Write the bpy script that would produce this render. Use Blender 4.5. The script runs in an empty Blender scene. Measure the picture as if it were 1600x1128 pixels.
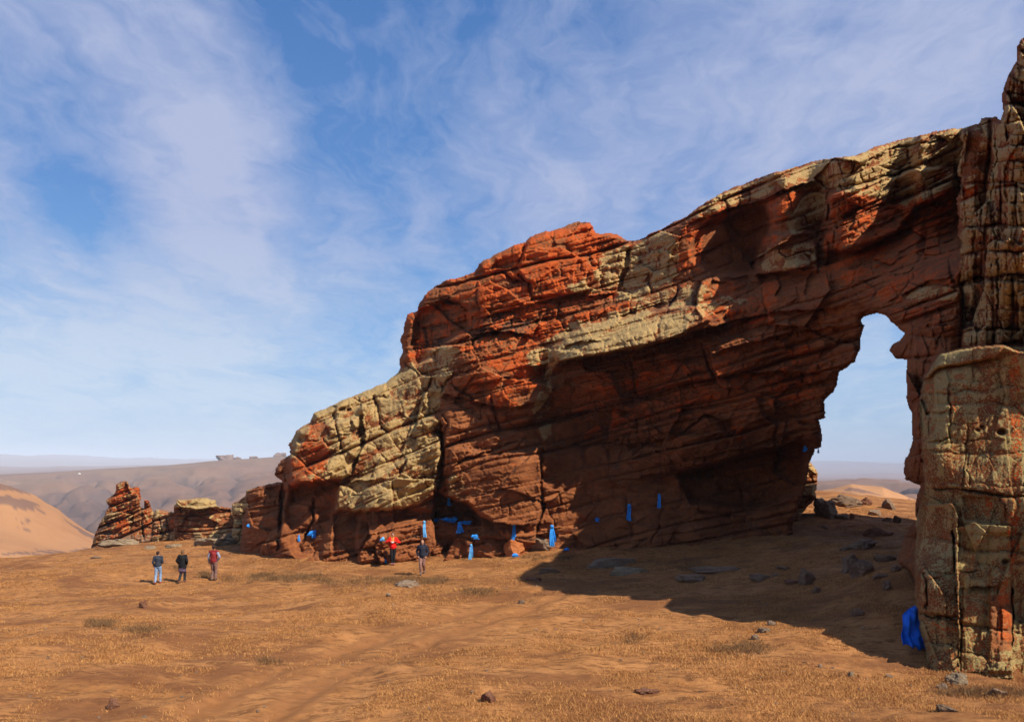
import bpy, bmesh, math, random
import numpy as np
from mathutils import Vector, Matrix
R = math.radians
random.seed(7)
S = bpy.context.scene
# ------------------------------------------------------------------ camera, world, sun, exposure
F = 1245.0; CX = 800.0; HY = 722.0          # focal length (px of the 1600 px photograph), principal column, eye-level row
cd = bpy.data.cameras.new('camera'); cam = bpy.data.objects.new('camera', cd); S.collection.objects.link(cam)
cam.location = (0, 0, 0); cam.rotation_euler = (R(90), 0, 0)
cd.sensor_width = 36; cd.lens = F/1600*36; cd.shift_y = (HY-564)/1600
cd.clip_start = .1; cd.clip_end = 90000
S.camera = cam
S.render.resolution_x = 1024; S.render.resolution_y = 721
SUN_EL = R(43); SD = Vector((.78, -.62, 0)).normalized()
sunv = Vector((SD.x*math.cos(SUN_EL), SD.y*math.cos(SUN_EL), math.sin(SUN_EL)))
ld = bpy.data.lights.new('sun', 'SUN'); ld.energy = 5.0; ld.angle = R(.5); ld.color = (1, .93, .82)
so = bpy.data.objects.new('sun', ld); so.rotation_euler = sunv.to_track_quat('Z', 'Y').to_euler(); S.collection.objects.link(so)
S.view_settings.view_transform = 'Standard'; S.view_settings.look = 'None'; S.view_settings.exposure = 0.46; S.view_settings.gamma = 1

W = bpy.data.worlds.new('World'); S.world = W; W.use_nodes = True
class NT:
    """tiny node helper"""
    def __init__(s, nt): s.nt = nt; nt.nodes.clear()
    def n(s, t, **k):
        n = s.nt.nodes.new(t)
        for a, v in k.items():
            if a in n.inputs: n.inputs[a].default_value = v
            else: setattr(n, a, v)
        return n
    def l(s, a, b): s.nt.links.new(a, b)
    def put(s, sock, v):
        if hasattr(v, 'is_output') or isinstance(v, bpy.types.NodeSocket): s.l(v, sock)
        else: sock.default_value = v
    def m(s, op, a, b=0.0, c=None, clamp=False):
        n = s.nt.nodes.new('ShaderNodeMath'); n.operation = op; n.use_clamp = clamp
        s.put(n.inputs[0], a); s.put(n.inputs[1], b)
        if c is not None: s.put(n.inputs[2], c)
        return n.outputs[0]
    def vm(s, op, a, b=None, scale=None):
        n = s.nt.nodes.new('ShaderNodeVectorMath'); n.operation = op
        s.put(n.inputs[0], a)
        if b is not None: s.put(n.inputs[1], b)
        if scale is not None: s.put(n.inputs['Scale'], scale)
        return n.outputs['Value'] if op in ('DOT_PRODUCT', 'LENGTH') else n.outputs[0]
    def mr(s, v, a, b, c=0.0, d=1.0, smooth=True):
        n = s.nt.nodes.new('ShaderNodeMapRange'); n.interpolation_type = 'SMOOTHSTEP' if smooth else 'LINEAR'
        s.put(n.inputs[0], v); s.put(n.inputs[1], a); s.put(n.inputs[2], b); s.put(n.inputs[3], c); s.put(n.inputs[4], d)
        return n.outputs[0]
    def mix(s, f, a, b, mode='MIX'):
        n = s.nt.nodes.new('ShaderNodeMix'); n.data_type = 'RGBA'; n.blend_type = mode
        s.put(n.inputs[0], f); s.put(n.inputs[6], a); s.put(n.inputs[7], b)
        return n.outputs[2]
    def noise(s, vec, scale, detail=4, rough=.55, dist=0.0, out=0):
        n = s.nt.nodes.new('ShaderNodeTexNoise'); s.put(n.inputs['Vector'], vec)
        n.inputs['Scale'].default_value = scale; n.inputs['Detail'].default_value = detail
        n.inputs['Roughness'].default_value = rough; n.inputs['Distortion'].default_value = dist
        return n.outputs[out]
    def voro(s, vec, scale, feature='F1', out='Distance', rnd=1.0):
        n = s.nt.nodes.new('ShaderNodeTexVoronoi'); n.feature = feature; s.put(n.inputs['Vector'], vec)
        n.inputs['Scale'].default_value = scale; n.inputs['Randomness'].default_value = rnd
        return n.outputs[out]
    def mapping(s, vec, loc=(0, 0, 0), rot=(0, 0, 0), scale=(1, 1, 1)):
        n = s.nt.nodes.new('ShaderNodeMapping'); s.put(n.inputs[0], vec)
        n.inputs[1].default_value = loc; n.inputs[2].default_value = rot; n.inputs[3].default_value = scale
        return n.outputs[0]
    def comb(s, x, y, z):
        n = s.nt.nodes.new('ShaderNodeCombineXYZ'); s.put(n.inputs[0], x); s.put(n.inputs[1], y); s.put(n.inputs[2], z); return n.outputs[0]
    def attr(s, name):
        n = s.nt.nodes.new('ShaderNodeAttribute'); n.attribute_name = name; return n

def c4(c): return (c[0], c[1], c[2], 1)
def build_world():
    t = NT(W.node_tree)
    sky = t.n('ShaderNodeTexSky', sky_type='NISHITA', sun_disc=False)
    sky.sun_elevation = SUN_EL; sky.sun_rotation = math.atan2(SD.x, SD.y); sky.altitude = 1300
    sky.air_density = 1.0; sky.dust_density = .6; sky.ozone_density = 2.2
    tc = t.n('ShaderNodeTexCoord').outputs['Generated']
    d = t.vm('NORMALIZE', tc)
    sp = t.n('ShaderNodeSeparateXYZ'); t.l(d, sp.inputs[0])
    zz = t.m('ADD', t.m('MAXIMUM', sp.outputs[2], 0), .16)
    P = t.comb(t.m('DIVIDE', sp.outputs[0], zz), t.m('DIVIDE', sp.outputs[1], zz), 0)
    wv = t.noise(P, 1.1, 5, .55, out=1)
    P2 = t.vm('ADD', P, t.vm('SCALE', t.vm('SUBTRACT', wv, (.5, .5, .5)), scale=.9))
    A = t.noise(t.mapping(P2, (3.1, .4, 0), (0, 0, R(20)), (.8, .42, 1)), 3.4, 12, .58)
    B = t.noise(t.mapping(P2, (1.7, 5.4, 0), (0, 0, R(-60)), (1.2, .30, 1)), 4.2, 14, .66)
    Cn = t.noise(t.mapping(P2, (7.7, 2.4, 0), (0, 0, R(10)), (.5, 1, 1)), 1.9, 8, .55)
    dens = t.m('ADD', t.m('MULTIPLY', A, .48), t.m('ADD', t.m('MULTIPLY', B, .44), t.m('MULTIPLY', Cn, .44)))
    dens = t.m('SUBTRACT', dens, .13)
    # where the photograph has veils (+) and clear blue (-): broad patches of the sky dome
    blobs = [(120,30,.12,.09),(230,110,.09,.06),(310,270,.07,.12),(340,350,.045,.07),(400,170,.05,.04),(80,440,.16,.05),(400,440,.13,.06),(60,560,.25,.05),(560,390,.08,.02),(250,50,.07,.06),
             (1380,60,.22,.06),(1100,300,.2,.05),(860,280,.08,.04),(1250,170,.13,.04),(1560,60,.12,.04),(300,640,.35,.09),(200,500,.10,.05),(420,620,.12,.05),(1380,600,.25,.04),(750,330,.08,.03),(950,240,.08,.03),
             (60,210,.08,-.16),(150,280,.06,-.12),(430,60,.10,-.10),(520,120,.09,-.09),(570,20,.10,-.07),(455,270,.05,-.12),(590,310,.07,-.08),(20,130,.05,-.06),(600,500,.07,-.07),(740,80,.12,-.06),(620,220,.07,-.05),(470,500,.07,-.05),(130,330,.05,-.06),(900,120,.08,-.05),(440,560,.06,-.05),(330,440,.04,-.05),(700,200,.08,-.06),(250,590,.07,-.04)]
    tot = dens
    for px, py, rad, w in blobs:
        v = Vector(((px-CX)/F, 1, (HY-py)/F)).normalized()
        dd = t.vm('LENGTH', t.vm('SUBTRACT', d, tuple(v)))
        g = t.mr(dd, 0.0, rad*1.9, w, 0.0)
        tot = t.m('ADD', tot, g)
    tot = t.m('ADD', tot, t.m('MULTIPLY', t.m('SUBTRACT', t.noise(t.mapping(P2, (2, 2, 0), (0, 0, R(-35)), (1, .22, 1)), 9, 10, .62), .5), .38))
    fac = t.mr(tot, .43, .80, 0, .92, smooth=False)
    fac = t.m('MULTIPLY', fac, t.mr(sp.outputs[2], -.02, .12, .8, 1))
    hs = t.n('ShaderNodeHueSaturation'); t.l(sky.outputs[0], hs.inputs['Color']); hs.inputs['Saturation'].default_value = 1.2; hs.inputs['Value'].default_value = 1.5
    z = sp.outputs[2]
    ramp = t.mix(t.mr(z, 0, .13, smooth=False), (4.8, 6.6, 8.9, 1), (2.2, 5.0, 9.4, 1))
    ramp = t.mix(t.mr(z, .13, .30, smooth=False), ramp, (1.30, 3.3, 7.6, 1))
    ramp = t.mix(t.mr(z, .30, .60, smooth=False), ramp, (.60, 1.9, 5.4, 1))
    skyc = t.mix(.86, hs.outputs[0], ramp)
    cl = t.mix(fac, skyc, t.mix(t.mr(z, .05, .30), (7.0, 8.5, 10.3, 1), (5.6, 6.25, 8.8, 1)))
    bg = t.n('ShaderNodeBackground', Strength=.062); t.l(cl, bg.inputs[0])
    o = t.n('ShaderNodeOutputWorld'); t.l(bg.outputs[0], o.inputs[0])
build_world()

# ------------------------------------------------------------------ numpy tools
def hsh(ix, iy, seed=0):
    ix = ix.astype(np.int64).astype(np.uint32); iy = np.asarray(iy).astype(np.int64).astype(np.uint32)
    h = ix*np.uint32(374761393) + iy*np.uint32(668265263) + np.uint32((seed*2246822519+3266489917) & 0xffffffff)
    h = (h ^ (h >> np.uint32(13)))*np.uint32(1274126177)
    h = (h ^ (h >> np.uint32(15)))*np.uint32(2246822519)
    return ((h ^ (h >> np.uint32(16))) & np.uint32(0xffffff)).astype(np.float64)/16777215.0
def vn(x, y, seed=0):
    xi = np.floor(x); yi = np.floor(y); fx = x-xi; fy = y-yi
    fx = fx*fx*fx*(fx*(fx*6-15)+10); fy = fy*fy*fy*(fy*(fy*6-15)+10)
    a = hsh(xi, yi, seed); b = hsh(xi+1, yi, seed); c = hsh(xi, yi+1, seed); d = hsh(xi+1, yi+1, seed)
    return (a*(1-fx)+b*fx)*(1-fy)+(c*(1-fx)+d*fx)*fy-.5
def fbm(x, y, seed=0, o=5, g=.5):
    r = 0; a = 1.0; f = 1.0
    for i in range(o):
        r = r+a*vn(x*f+i*17.3, y*f-i*9.1, seed+i*13); a *= g; f *= 2.03
    return r
def sst(a, b, x):
    t = np.clip((x-a)/(b-a), 0, 1); return t*t*(3-2*t)
def tps_fit(P, v, lam=0.0):
    P = np.asarray(P, float); n = len(P)
    d2 = ((P[:, None]-P[None])**2).sum(-1)
    K = np.where(d2 > 0, .5*d2*np.log(d2+1e-12), 0)+lam*np.eye(n)
    Q = np.c_[np.ones(n), P]
    A = np.zeros((n+3, n+3)); A[:n, :n] = K; A[:n, n:] = Q; A[n:, :n] = Q.T
    return P, np.linalg.solve(A, np.r_[np.asarray(v, float), 0, 0, 0])
def tps_eval(m, x, y):
    P, w = m; sh = x.shape; x = x.ravel(); y = y.ravel()
    r = w[-3]+w[-2]*x+w[-1]*y
    for i in range(len(P)):
        d2 = (x-P[i, 0])**2+(y-P[i, 1])**2
        r = r+w[i]*.5*d2*np.log(np.maximum(d2, 1e-9))
    return r.reshape(sh)

COL = S.collection
def link(name, me, mat=None, parent=None):
    o = bpy.data.objects.new(name, me); COL.objects.link(o)
    if mat is not None and not me.materials: me.materials.append(mat)
    if parent is not None: o.parent = parent
    return o
def tag(o, label=None, cat=None, group=None, kind=None):
    if label: o['label'] = label
    if cat: o['category'] = cat
    if group: o['group'] = group
    if kind: o['kind'] = kind
    return o
def empty(name, loc, rz=0):
    o = bpy.data.objects.new(name, None); o.location = loc; o.rotation_euler = (0, 0, rz); COL.objects.link(o); return o
def np_mesh(name, V, Q, smooth=True, attrs=None):
    """quads (or tris) from arrays"""
    me = bpy.data.meshes.new(name)
    k = Q.shape[1]
    me.vertices.add(len(V)); me.vertices.foreach_set('co', np.ascontiguousarray(V, dtype=np.float32).ravel())
    me.loops.add(Q.size); me.loops.foreach_set('vertex_index', np.ascontiguousarray(Q, dtype=np.int32).ravel())
    me.polygons.add(len(Q)); me.polygons.foreach_set('loop_start', np.arange(0, Q.size, k, dtype=np.int32))
    me.polygons.foreach_set('use_smooth', np.full(len(Q), smooth))
    me.update(calc_edges=True)
    for an, av in (attrs or {}).items():
        if av.ndim == 1:
            a = me.attributes.new(an, 'FLOAT', 'POINT'); a.data.foreach_set('value', av.astype(np.float32))
        else:
            a = me.attributes.new(an, 'FLOAT_COLOR', 'POINT'); a.data.foreach_set('color', np.c_[av, np.ones(len(av))].astype(np.float32).ravel())
    return me

# ------------------------------------------------------------------ terrain
def P3(px, py, d): return ((px-CX)/F*d, d, (HY-py)/F*d)
GC = [(247,912,40),(335,907,40.5),(613,882,43),(660,898,38.5),(400,864,48),(560,880,43.5),(700,872,44.5),(900,860,44),(1100,855,42),(1240,838,41),
 (-250,1128,13.9),(0,1128,13.7),(400,1128,13.5),(800,1128,13.3),(1200,1128,13.2),(1600,1128,13),(1900,1128,13),
 (0,1000,21),(400,1000,20.6),(800,1000,20.2),(1200,1000,20.0),(1490,1034,19),(1600,1014,19.7),(1440,1015,19.9),(1429,949,22.4),(1700,1010,20),(1900,1005,20),
 (790,912,34.7),(980,940,28.6),(1200,965,24.6),(1300,900,30),(1400,876,28.2),(1350,838,42),(1430,838,40),
 (0,868,62),(150,851,64),(300,846,62),(-300,880,62),(1280,762,76),(1430,785,70),(1350,805,55),(1280,800,52)]
gp = [P3(*g)[:2] for g in GC]; gv = [P3(*g)[2] for g in GC]
for x, y, h in [(0,0,3.5),(20,0,3.6),(-20,0,3.9),(0,-40,3.4),(60,30,3.3),(70,75,2.6),(-70,25,7.4),(20,60,3.2),(0,65,5.0),(-40,-40,5),(50,-40,3)]:
    gp.append((x, y)); gv.append(-h)
GT = tps_fit(gp, gv, 2.0)
PXK = np.array([-500, 0, 60, 100, 150, 250, 345, 440, 900, 1270, 1330, 1380, 1430, 1900], float)
RK = [  # depth, picture row of the surface at each azimuth of PXK
 (100,  [940]*8+[880]+[812]*5),
 (190,  [885,885,885,885,885,890,890,890,870]+[815]*5),
 (260,  [815,826,838,846,856,880,880,880,850,792,790,792,800,800]),
 (340,  [742,756,772,790,830,860,862,862,850,763,747,752,774,790]),
 (460,  [850,862,862,862,862,866,866,866,850]+[800]*5),
 (650,  [838,842,842,842,842,844,846,846,830]+[790]*5),
 (900,  [806,810,812,812,810,806,812,806,800]+[775]*5),
 (1400, [772,775,776,775,772,766,764,762,760]+[760]*5),
 (2000, [748,750,749,746,743,740,734,730,740]+[752]*5),
 (2500, [739,738,736,734.5,732,727,719,714,730]+[750]*5),
 (3400, [741,743,740,738,737,733,730,728,738]+[750]*5),
 (6000, [726,727,728,727,728,727,727,727,728,741,740,739,741,745]),
 (8000, [731]*9+[738]*5),
 (13000,[709,711,712.5,714,716,719,722,726,726,722,722,723.5,725,726]),
 (17000,[716,717]+[718]*7+[727]*5),
 (21000,[722.5]*14)]
LR = np.log([k[0] for k in RK]); RV = np.array([k[1] for k in RK], float)
def far_h(x, y):
    r = np.hypot(x, y); az = np.arctan2(x, np.maximum(y, 1e-3)); az = np.where(y <= 0, np.sign(x)*1.45, az)
    ca = np.maximum(np.cos(az), .3)
    px = np.clip(CX+F*np.tan(np.clip(az, -1.3, 1.3)), -500, 1900)
    px = px+18*fbm(px/90, np.log(r)*3, 5, 3)
    lr = np.clip(np.log(np.maximum(r, 1)), LR[0], LR[-1]-1e-6)
    k = np.clip(np.searchsorted(LR, lr, side='right')-1, 0, len(LR)-2)
    f = (lr-LR[k])/(LR[k+1]-LR[k]); f = f*.45+.55*f*f*(3-2*f)
    out = np.zeros_like(r)
    cols = np.array([np.interp(px.ravel(), PXK, RV[j]) for j in range(len(LR))])
    ar = np.arange(r.size); kk = k.ravel()
    s0 = cols[kk, ar].reshape(r.shape); s1 = cols[kk+1, ar].reshape(r.shape)
    z0 = -(s0-HY)/F*np.exp(LR[k]); z1 = -(s1-HY)/F*np.exp(LR[k+1])
    h = (z0*(1-f)+z1*f)*ca/np.maximum(ca, .3)
    # gullies and knolls
    a = np.clip(r/900, 0, 1)
    rd = 1-2*np.abs(fbm(x/420+fbm(x/300, y/300, 3, 3)*.8, y/520, 21, 5))
    h = h+(-rd**4*85*sst(450, 900, r)*(1-sst(2000, 2450, r)))+fbm(x/60, y/60, 31, 7)*3.8*sst(150, 350, r)*(1-sst(1500, 3000, r))
    h = h+fbm(x/700, y/700, 41, 6)*(18+42*sst(9000, 12000, r))*sst(4500, 6000, r)+fbm(x/160, y/160, 43, 5)*16*sst(450, 800, r)*(1-sst(2100, 2500, r))
    return h
def gh(x, y):
    x = np.asarray(x, float); y = np.asarray(y, float)
    r = np.hypot(x, y)
    n = tps_eval(GT, np.clip(x, -75, 75), np.clip(y, -40, 85))
    n = n+fbm(x/5.5, y/5.5, 1, 4)*.34*sst(3, 14, r)+fbm(x/1.3, y/1.3, 2, 3)*.11+fbm(x/.42, y/.3, 6, 3)*.035
    f = far_h(x, y)
    w = sst(68, 98, r)
    wr = sst(78, 108, r)
    k = sst(0, 15, x); w = w*(1-k)+wr*k
    return n*(1-w)+f*w
def gz(x, y): return float(gh(np.array([x]), np.array([y]))[0])
_dd = np.linspace(8, 110, 1400)
def gpt(px, py):
    """point of the ground seen at this pixel of the photograph"""
    x = (px-CX)/F*_dd; z = (HY-py)/F*_dd; g = gh(x, _dd)
    i = np.argmax(z <= g); i = i if z[i] <= g[i] else len(_dd)-1
    return Vector((x[i], _dd[i], g[i]))

# ------------------------------------------------------------------ masks on the picture grid
def inpoly(PX, PY, poly):
    r = np.zeros(PX.shape, bool); n = len(poly)
    for i in range(n):
        x0, y0 = poly[i]; x1, y1 = poly[(i+1) % n]
        if y0 == y1: continue
        c = ((y0 > PY) != (y1 > PY)) & (PX < (x1-x0)*(PY-y0)/(y1-y0)+x0)
        r ^= c
    return r
def boxblur(a, k):
    if k < 1: return a
    for ax in (0, 1):
        p = np.pad(a, [(k+1, k) if i == ax else (0, 0) for i in (0, 1)], mode='edge')
        c = np.cumsum(p, axis=ax)
        a = (np.take(c, range(2*k+1, c.shape[ax]), axis=ax)-np.take(c, range(0, c.shape[ax]-2*k-1), axis=ax))/(2*k+1)
    return a
def edt(mask, Rm):
    """distance (cells) to the outside, capped at Rm"""
    H, Wd = mask.shape; INF = float(Rm)
    g = np.where(mask, INF, 0.0)
    for i in range(1, H): g[i] = np.minimum(g[i], g[i-1]+1)
    for i in range(H-2, -1, -1): g[i] = np.minimum(g[i], g[i+1]+1)
    g2 = g*g; out = g2.copy()
    for s in range(1, Rm+1):
        out[:, s:] = np.minimum(out[:, s:], g2[:, :-s]+s*s)
        out[:, :-s] = np.minimum(out[:, :-s], g2[:, s:]+s*s)
    return np.sqrt(out)
def cells(s, t, w, h, seed, jit=.5):
    tt = t/h+.34*fbm(s/(w*1.9), t/(h*4), seed+50, 3)
    i = np.floor(tt)
    J = lambda k: (hsh(k, k*0+7, seed)-.5)*jit
    lb = i+J(i); i = np.where(tt < lb, i-1, i); ub = i+1+J(i+1); i = np.where(tt > ub, i+1, i)
    lo = i+J(i); hi = i+1+J(i+1); ft = (tt-lo)/(hi-lo)
    wr = w*(.6+.9*hsh(i, i*0+3, seed+1))
    ss = s/wr+hsh(i, i*0+11, seed+2)*9+.25*fbm(s/w, t/(h*1.2), seed+60, 3)
    j = np.floor(ss)
    K = lambda a: (hsh(a, i, seed+3)-.5)*.7
    lb = j+K(j); j = np.where(ss < lb, j-1, j); ub = j+1+K(j+1); j = np.where(ss > ub, j+1, j)
    lo2 = j+K(j); hi2 = j+1+K(j+1); fs = (ss-lo2)/(hi2-lo2)
    dt = np.minimum(ft, 1-ft)*(hi-lo)*h; ds = np.minimum(fs, 1-fs)*(hi2-lo2)*wr
    # joints of varying strength
    bt = np.where(ft < .5, hsh(i, i*0+1, seed+5), hsh(i+1, i*0+1, seed+5))
    bs = np.where(fs < .5, hsh(j, i, seed+6), hsh(j+1, i, seed+6))
    return i, j, fs, ft, ds, dt, bs, bt
def facets(s, t, w, h, seed):
    x = s/w+.10*fbm(s/w*1.5, t/h*1.5, seed+4, 3); y = t/h+.10*fbm(s/w*1.5+9, t/h*1.5, seed+5, 3)
    xi = np.floor(x); yi = np.floor(y); b1 = np.full(x.shape, 9.); b2 = np.full(x.shape, 9.); ox = 0*x; oy = 0*x; cx = 0*x; cy = 0*x
    for i in (-1, 0, 1):
        for j in (-1, 0, 1):
            X = xi+i; Y = yi+j; dx = x-X-hsh(X, Y, seed); dy = y-Y-hsh(X, Y, seed+1); d = dx*dx+dy*dy
            n = d < b1; b2 = np.where(n, b1, np.minimum(b2, d)); b1 = np.where(n, d, b1)
            ox = np.where(n, dx, ox); oy = np.where(n, dy, oy); cx = np.where(n, X, cx); cy = np.where(n, Y, cy)
    return ox*w, oy*h, hsh(cx, cy, seed+2)-.5, hsh(cx, cy, seed+3)-.5, hsh(cx, cy, seed+6)-.5, (np.sqrt(b2)-np.sqrt(b1))*min(w, h)
def relief(s, z, th, amp, seed, cell=1.0, vert=0.0):
    """metres of protrusion of jointed, bedded rock; s along the wall, z up, th bedding tilt"""
    c, n = np.cos(th), np.sin(th)
    u = s*c+z*n; t = z*c-s*n
    out = 0
    mass = .34+.95*sst(-.14, .20, fbm(u/6.5, t/4.0, seed+210, 3)); v0 = 1-.45*vert
    for k, (w, h, A, G, cr) in enumerate(((3.9, 2.1, .75, .75, .25), (1.45, .85, .30, .62, .12), (.6, .34, .10, .5, .05))):
        fx, fy, a, b, d, e = facets(u, t, w*cell*v0, h*cell*(1+.9*vert), seed+700+k*31)
        q = 1 if k < 2 else mass
        out = out+q*(A*a+G*b*fx+G*(d+.22)*fy-cr*np.exp(-(e/.035/(1+k*0))**2)*sst(-.1, .25, vn(u/w*2, t/h*2, seed+77)))
    for k, (w, h, A, cr, wc) in enumerate(((4.6, 1.75, .60, .50, .07), (2.0, .72, .42, .32, .045), (.85, .33, .20, .14, .028), (.33, .14, .055, .03, .018))):
        w *= cell; h *= cell
        if vert: w, h = w*(1-.45*vert), h*(1+1.1*vert)
        i, j, fs, ft, ds, dt, bs, bt = cells(u, t, w, h, seed+k*101)
        a = hsh(i, j, seed+k*7); b = hsh(i, j, seed+k*7+1)-.5; d = hsh(i, j, seed+k*7+2)-.5; row = hsh(i, i*0+5, seed+k*7+3)
        o = A*((a-.5)*.8*sst(-.2, .25, vn(u/(w*2.5), t/(h*2.5), seed+k+40))+(row-.5)*.8+b*(fs-.5)*.8+(.25+d)*(ft-.5)*1.25)
        ro = .055*h+.015
        o = o-A*.45*np.exp(-dt/ro)*(.4+bt)-A*.34*np.exp(-ds/(ro*1.1))*sst(.3, 1, bs)
        o = o-cr*np.exp(-(dt/wc)**2)*sst(.35, .85, bt+.6*vn(u/w*1.3, t/h, seed+33))-cr*.8*np.exp(-(ds/wc)**2)*sst(.62, .95, bs+.3*vn(u/w*2, t/h*2, seed+34))
        out = out+o*(1 if k < 1 else mass if k > 1 else .35+.65*mass)
    out = out+fbm(u/.9, t/.5, seed+500, 5, .55)*.16+np.abs(fbm(u/.35, t/.2, seed+520, 3))*-.07
    return out*amp

def upsample(xc, yc, G, PXr, PYr):
    """bilinear"""
    fx = np.clip((PXr-xc[0])/(xc[1]-xc[0]), 0, len(xc)-1.001); fy = np.clip((PYr-yc[0])/(yc[1]-yc[0]), 0, len(yc)-1.001)
    ix = fx.astype(int); iy = fy.astype(int); fx = fx-ix; fy = fy-iy
    a = G[np.ix_(iy, ix)]; b = G[np.ix_(iy, ix+1)]; c = G[np.ix_(iy+1, ix)]; d = G[np.ix_(iy+1, ix+1)]
    fx = fx[None]; fy = fy[:, None]
    return (a*(1-fx)+b*fx)*(1-fy)+(c*(1-fx)+d*fx)*fy

def rock_body(name, outline, DC, step, mat, bed=14, amp=1.0, thick=(6.0, 60), edge=(12, 1.0), slabs=(), ledges=(), cracks=(), pits=(), paint=(), seed=1,
              parts=None, parent=None, amps=(), cell=1.0, vertp=None, beds=(), rag=2.4, zref=None, force=()):
    xs = [p[0] for p in outline]; ys = [p[1] for p in outline]
    x = np.arange(min(xs)-6*step, max(xs)+6*step, step); y = np.arange(min(ys)-6*step, max(ys)+6*step, step)
    PX, PY = np.meshgrid(x, y)
    wx = rag*(fbm(PX/26, PY/22, seed+5, 3)+.8*fbm(PX/9, PY/7, seed+6, 2)); wy = rag*(fbm(PX/30, PY/20, seed+8, 3)+.8*fbm(PX/10, PY/6, seed+9, 2))
    M = inpoly(PX+wx, PY+wy, outline)
    xc = np.arange(x[0], x[-1]+8, 8.0); yc = np.arange(y[0], y[-1]+8, 8.0)
    XC, YC = np.meshgrid(xc, yc)
    T = tps_fit([(a, b) for a, b, _ in DC], [c for _, _, c in DC], 8.0)
    D = upsample(xc, yc, tps_eval(T, XC, YC), x, y)
    for x0, x1, x2, tv, y0, y1 in force:
        wgt = sst(x0, x1, PX+0*PY)*(PX+9*fbm(PY/26, PY*0, seed+44, 2)+5*fbm(PY/8, PY*0, seed+45, 3) < x2)*(1-sst(y0, y1, PY)); D = D+(tv-D)*wgt
    D0 = D.copy()
    def crop(pts, m):
        a = max(0, int((min(p[0] for p in pts)-m-x[0])/step)); b = min(len(x), int((max(p[0] for p in pts)+m-x[0])/step)+1)
        c = max(0, int((min(p[1] for p in pts)-m-y[0])/step)); d = min(len(y), int((max(p[1] for p in pts)+m-y[0])/step)+1)
        return slice(c, d), slice(a, b)
    jx = 2.6*fbm(PX/14, PY/12, seed+71, 4); jy = 2.6*fbm(PX/14, PY/12, seed+72, 4)
    def pmask(poly, soft):
        sl = crop(poly, soft*2+6)
        if sl[0].stop <= sl[0].start or sl[1].stop <= sl[1].start: return sl, 0
        m = inpoly(PX[sl]+jx[sl], PY[sl]+jy[sl], poly).astype(float)
        k = int(soft/step/2)
        return sl, boxblur(boxblur(m, k), k)
    for poly, dm, soft in slabs:
        sl, m = pmask(poly, soft); D[sl] -= dm*m
    def pdist(pts, sl, jm=1.6):
        X = PX[sl]+jx[sl]*jm; Y = PY[sl]+jy[sl]*jm; best = np.full(X.shape, 1e9); side = np.zeros(X.shape)
        for (x0, y0), (x1, y1) in zip(pts[:-1], pts[1:]):
            dx, dy = x1-x0, y1-y0; L2 = dx*dx+dy*dy+1e-9
            u = np.clip(((X-x0)*dx+(Y-y0)*dy)/L2, 0, 1)
            d = np.hypot(X-x0-u*dx, Y-y0-u*dy); s = np.sign(dx*(Y-y0)-dy*(X-x0))
            b = d < best; best = np.where(b, d, best); side = np.where(b, s, side)
        # fade at both ends
        L = [0]
        for (x0, y0), (x1, y1) in zip(pts[:-1], pts[1:]): L.append(L[-1]+math.hypot(x1-x0, y1-y0))
        return best, side
    def endfade(pts, sl, w):
        X = PX[sl]; Y = PY[sl]
        e = np.minimum(np.hypot(X-pts[0][0], Y-pts[0][1]), np.hypot(X-pts[-1][0], Y-pts[-1][1]))
        return sst(0, w, e)
    for pts, pr, Rr in ledges:
        sl = crop(pts, Rr*3); d, s = pdist(pts, sl)
        ef = endfade(pts, sl, Rr*.9+3)
        D[sl] += ef*np.where(s > 0, pr*np.exp(-(d/Rr)**1.3), -pr*.35*np.exp(-d/(Rr*.8)))
    for pts, wd, dp in cracks:
        sl = crop(pts, wd*4); d, s = pdist(pts, sl, 2.2)
        wv = wd*(.7+.9*np.abs(vn(PX[sl]/13, PY[sl]/13, seed+91)))
        D[sl] += dp*np.exp(-(d/wv)**2)*sst(-.42, .1, vn(PX[sl]/22, PY[sl]/22, seed+95))*(.45+.55*endfade(pts, sl, 12))
    for a, b, rr, dp in pits:
        sl = crop([(a, b)], rr*3); D[sl] += dp*np.exp(-(np.hypot((PX[sl]-a)*.8, (PY[sl]-b)*1.1)/rr)**4)
    # bedded, jointed relief in metres
    if zref is None: Dz = np.full(len(x), float(np.mean([c for _, _, c in DC])))
    else: Dz = np.interp(x, zref[0], zref[1])
    wz = (HY-PY)/F*Dz[None]; s = np.tile(np.cumsum(Dz*1.1*step/F)[None], (len(y), 1))
    th = np.full(PX.shape, R(bed)); am = np.full(PX.shape, float(amp))
    for poly, a, soft in beds: sl, m = pmask(poly, soft); th[sl] = th[sl]*(1-m)+R(a)*m
    for poly, a, soft in amps: sl, m = pmask(poly, soft); am[sl] = am[sl]*(1-m)+a*m
    if vertp:
        _, m = None, None
        vm_ = np.zeros(PX.shape); sl, m = pmask(vertp, 14); vm_[sl] = m
        r1 = relief(s, wz, th*0+R(bed), 1.0, seed, cell); r2 = relief(s*1.1, wz, th*0+R(-1), 1.0, seed+900, .85, 1.0)
        rel = r1*(1-vm_)+r2*vm_
        # re-evaluate tilt areas
    else: rel = relief(s, wz, th, 1.0, seed, cell)
    if vertp and len(beds):
        bm_ = np.zeros(PX.shape)
        for poly, a, soft in beds:
            sl, m = pmask(poly, soft)
            rel[sl] = rel[sl]*(1-m)+relief(s[sl], wz[sl], R(a)+0*s[sl], 1.0, seed+17, cell)*m
    D -= rel*am
    E = edt(M, 64)*step
    e, ew = edge
    q = np.clip(1-E/e, 0, 1); D += ew*(1-np.sqrt(np.clip(1-q*q, 0, 1)))
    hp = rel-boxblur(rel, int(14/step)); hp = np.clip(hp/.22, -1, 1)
    tk, tr = thick
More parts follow.
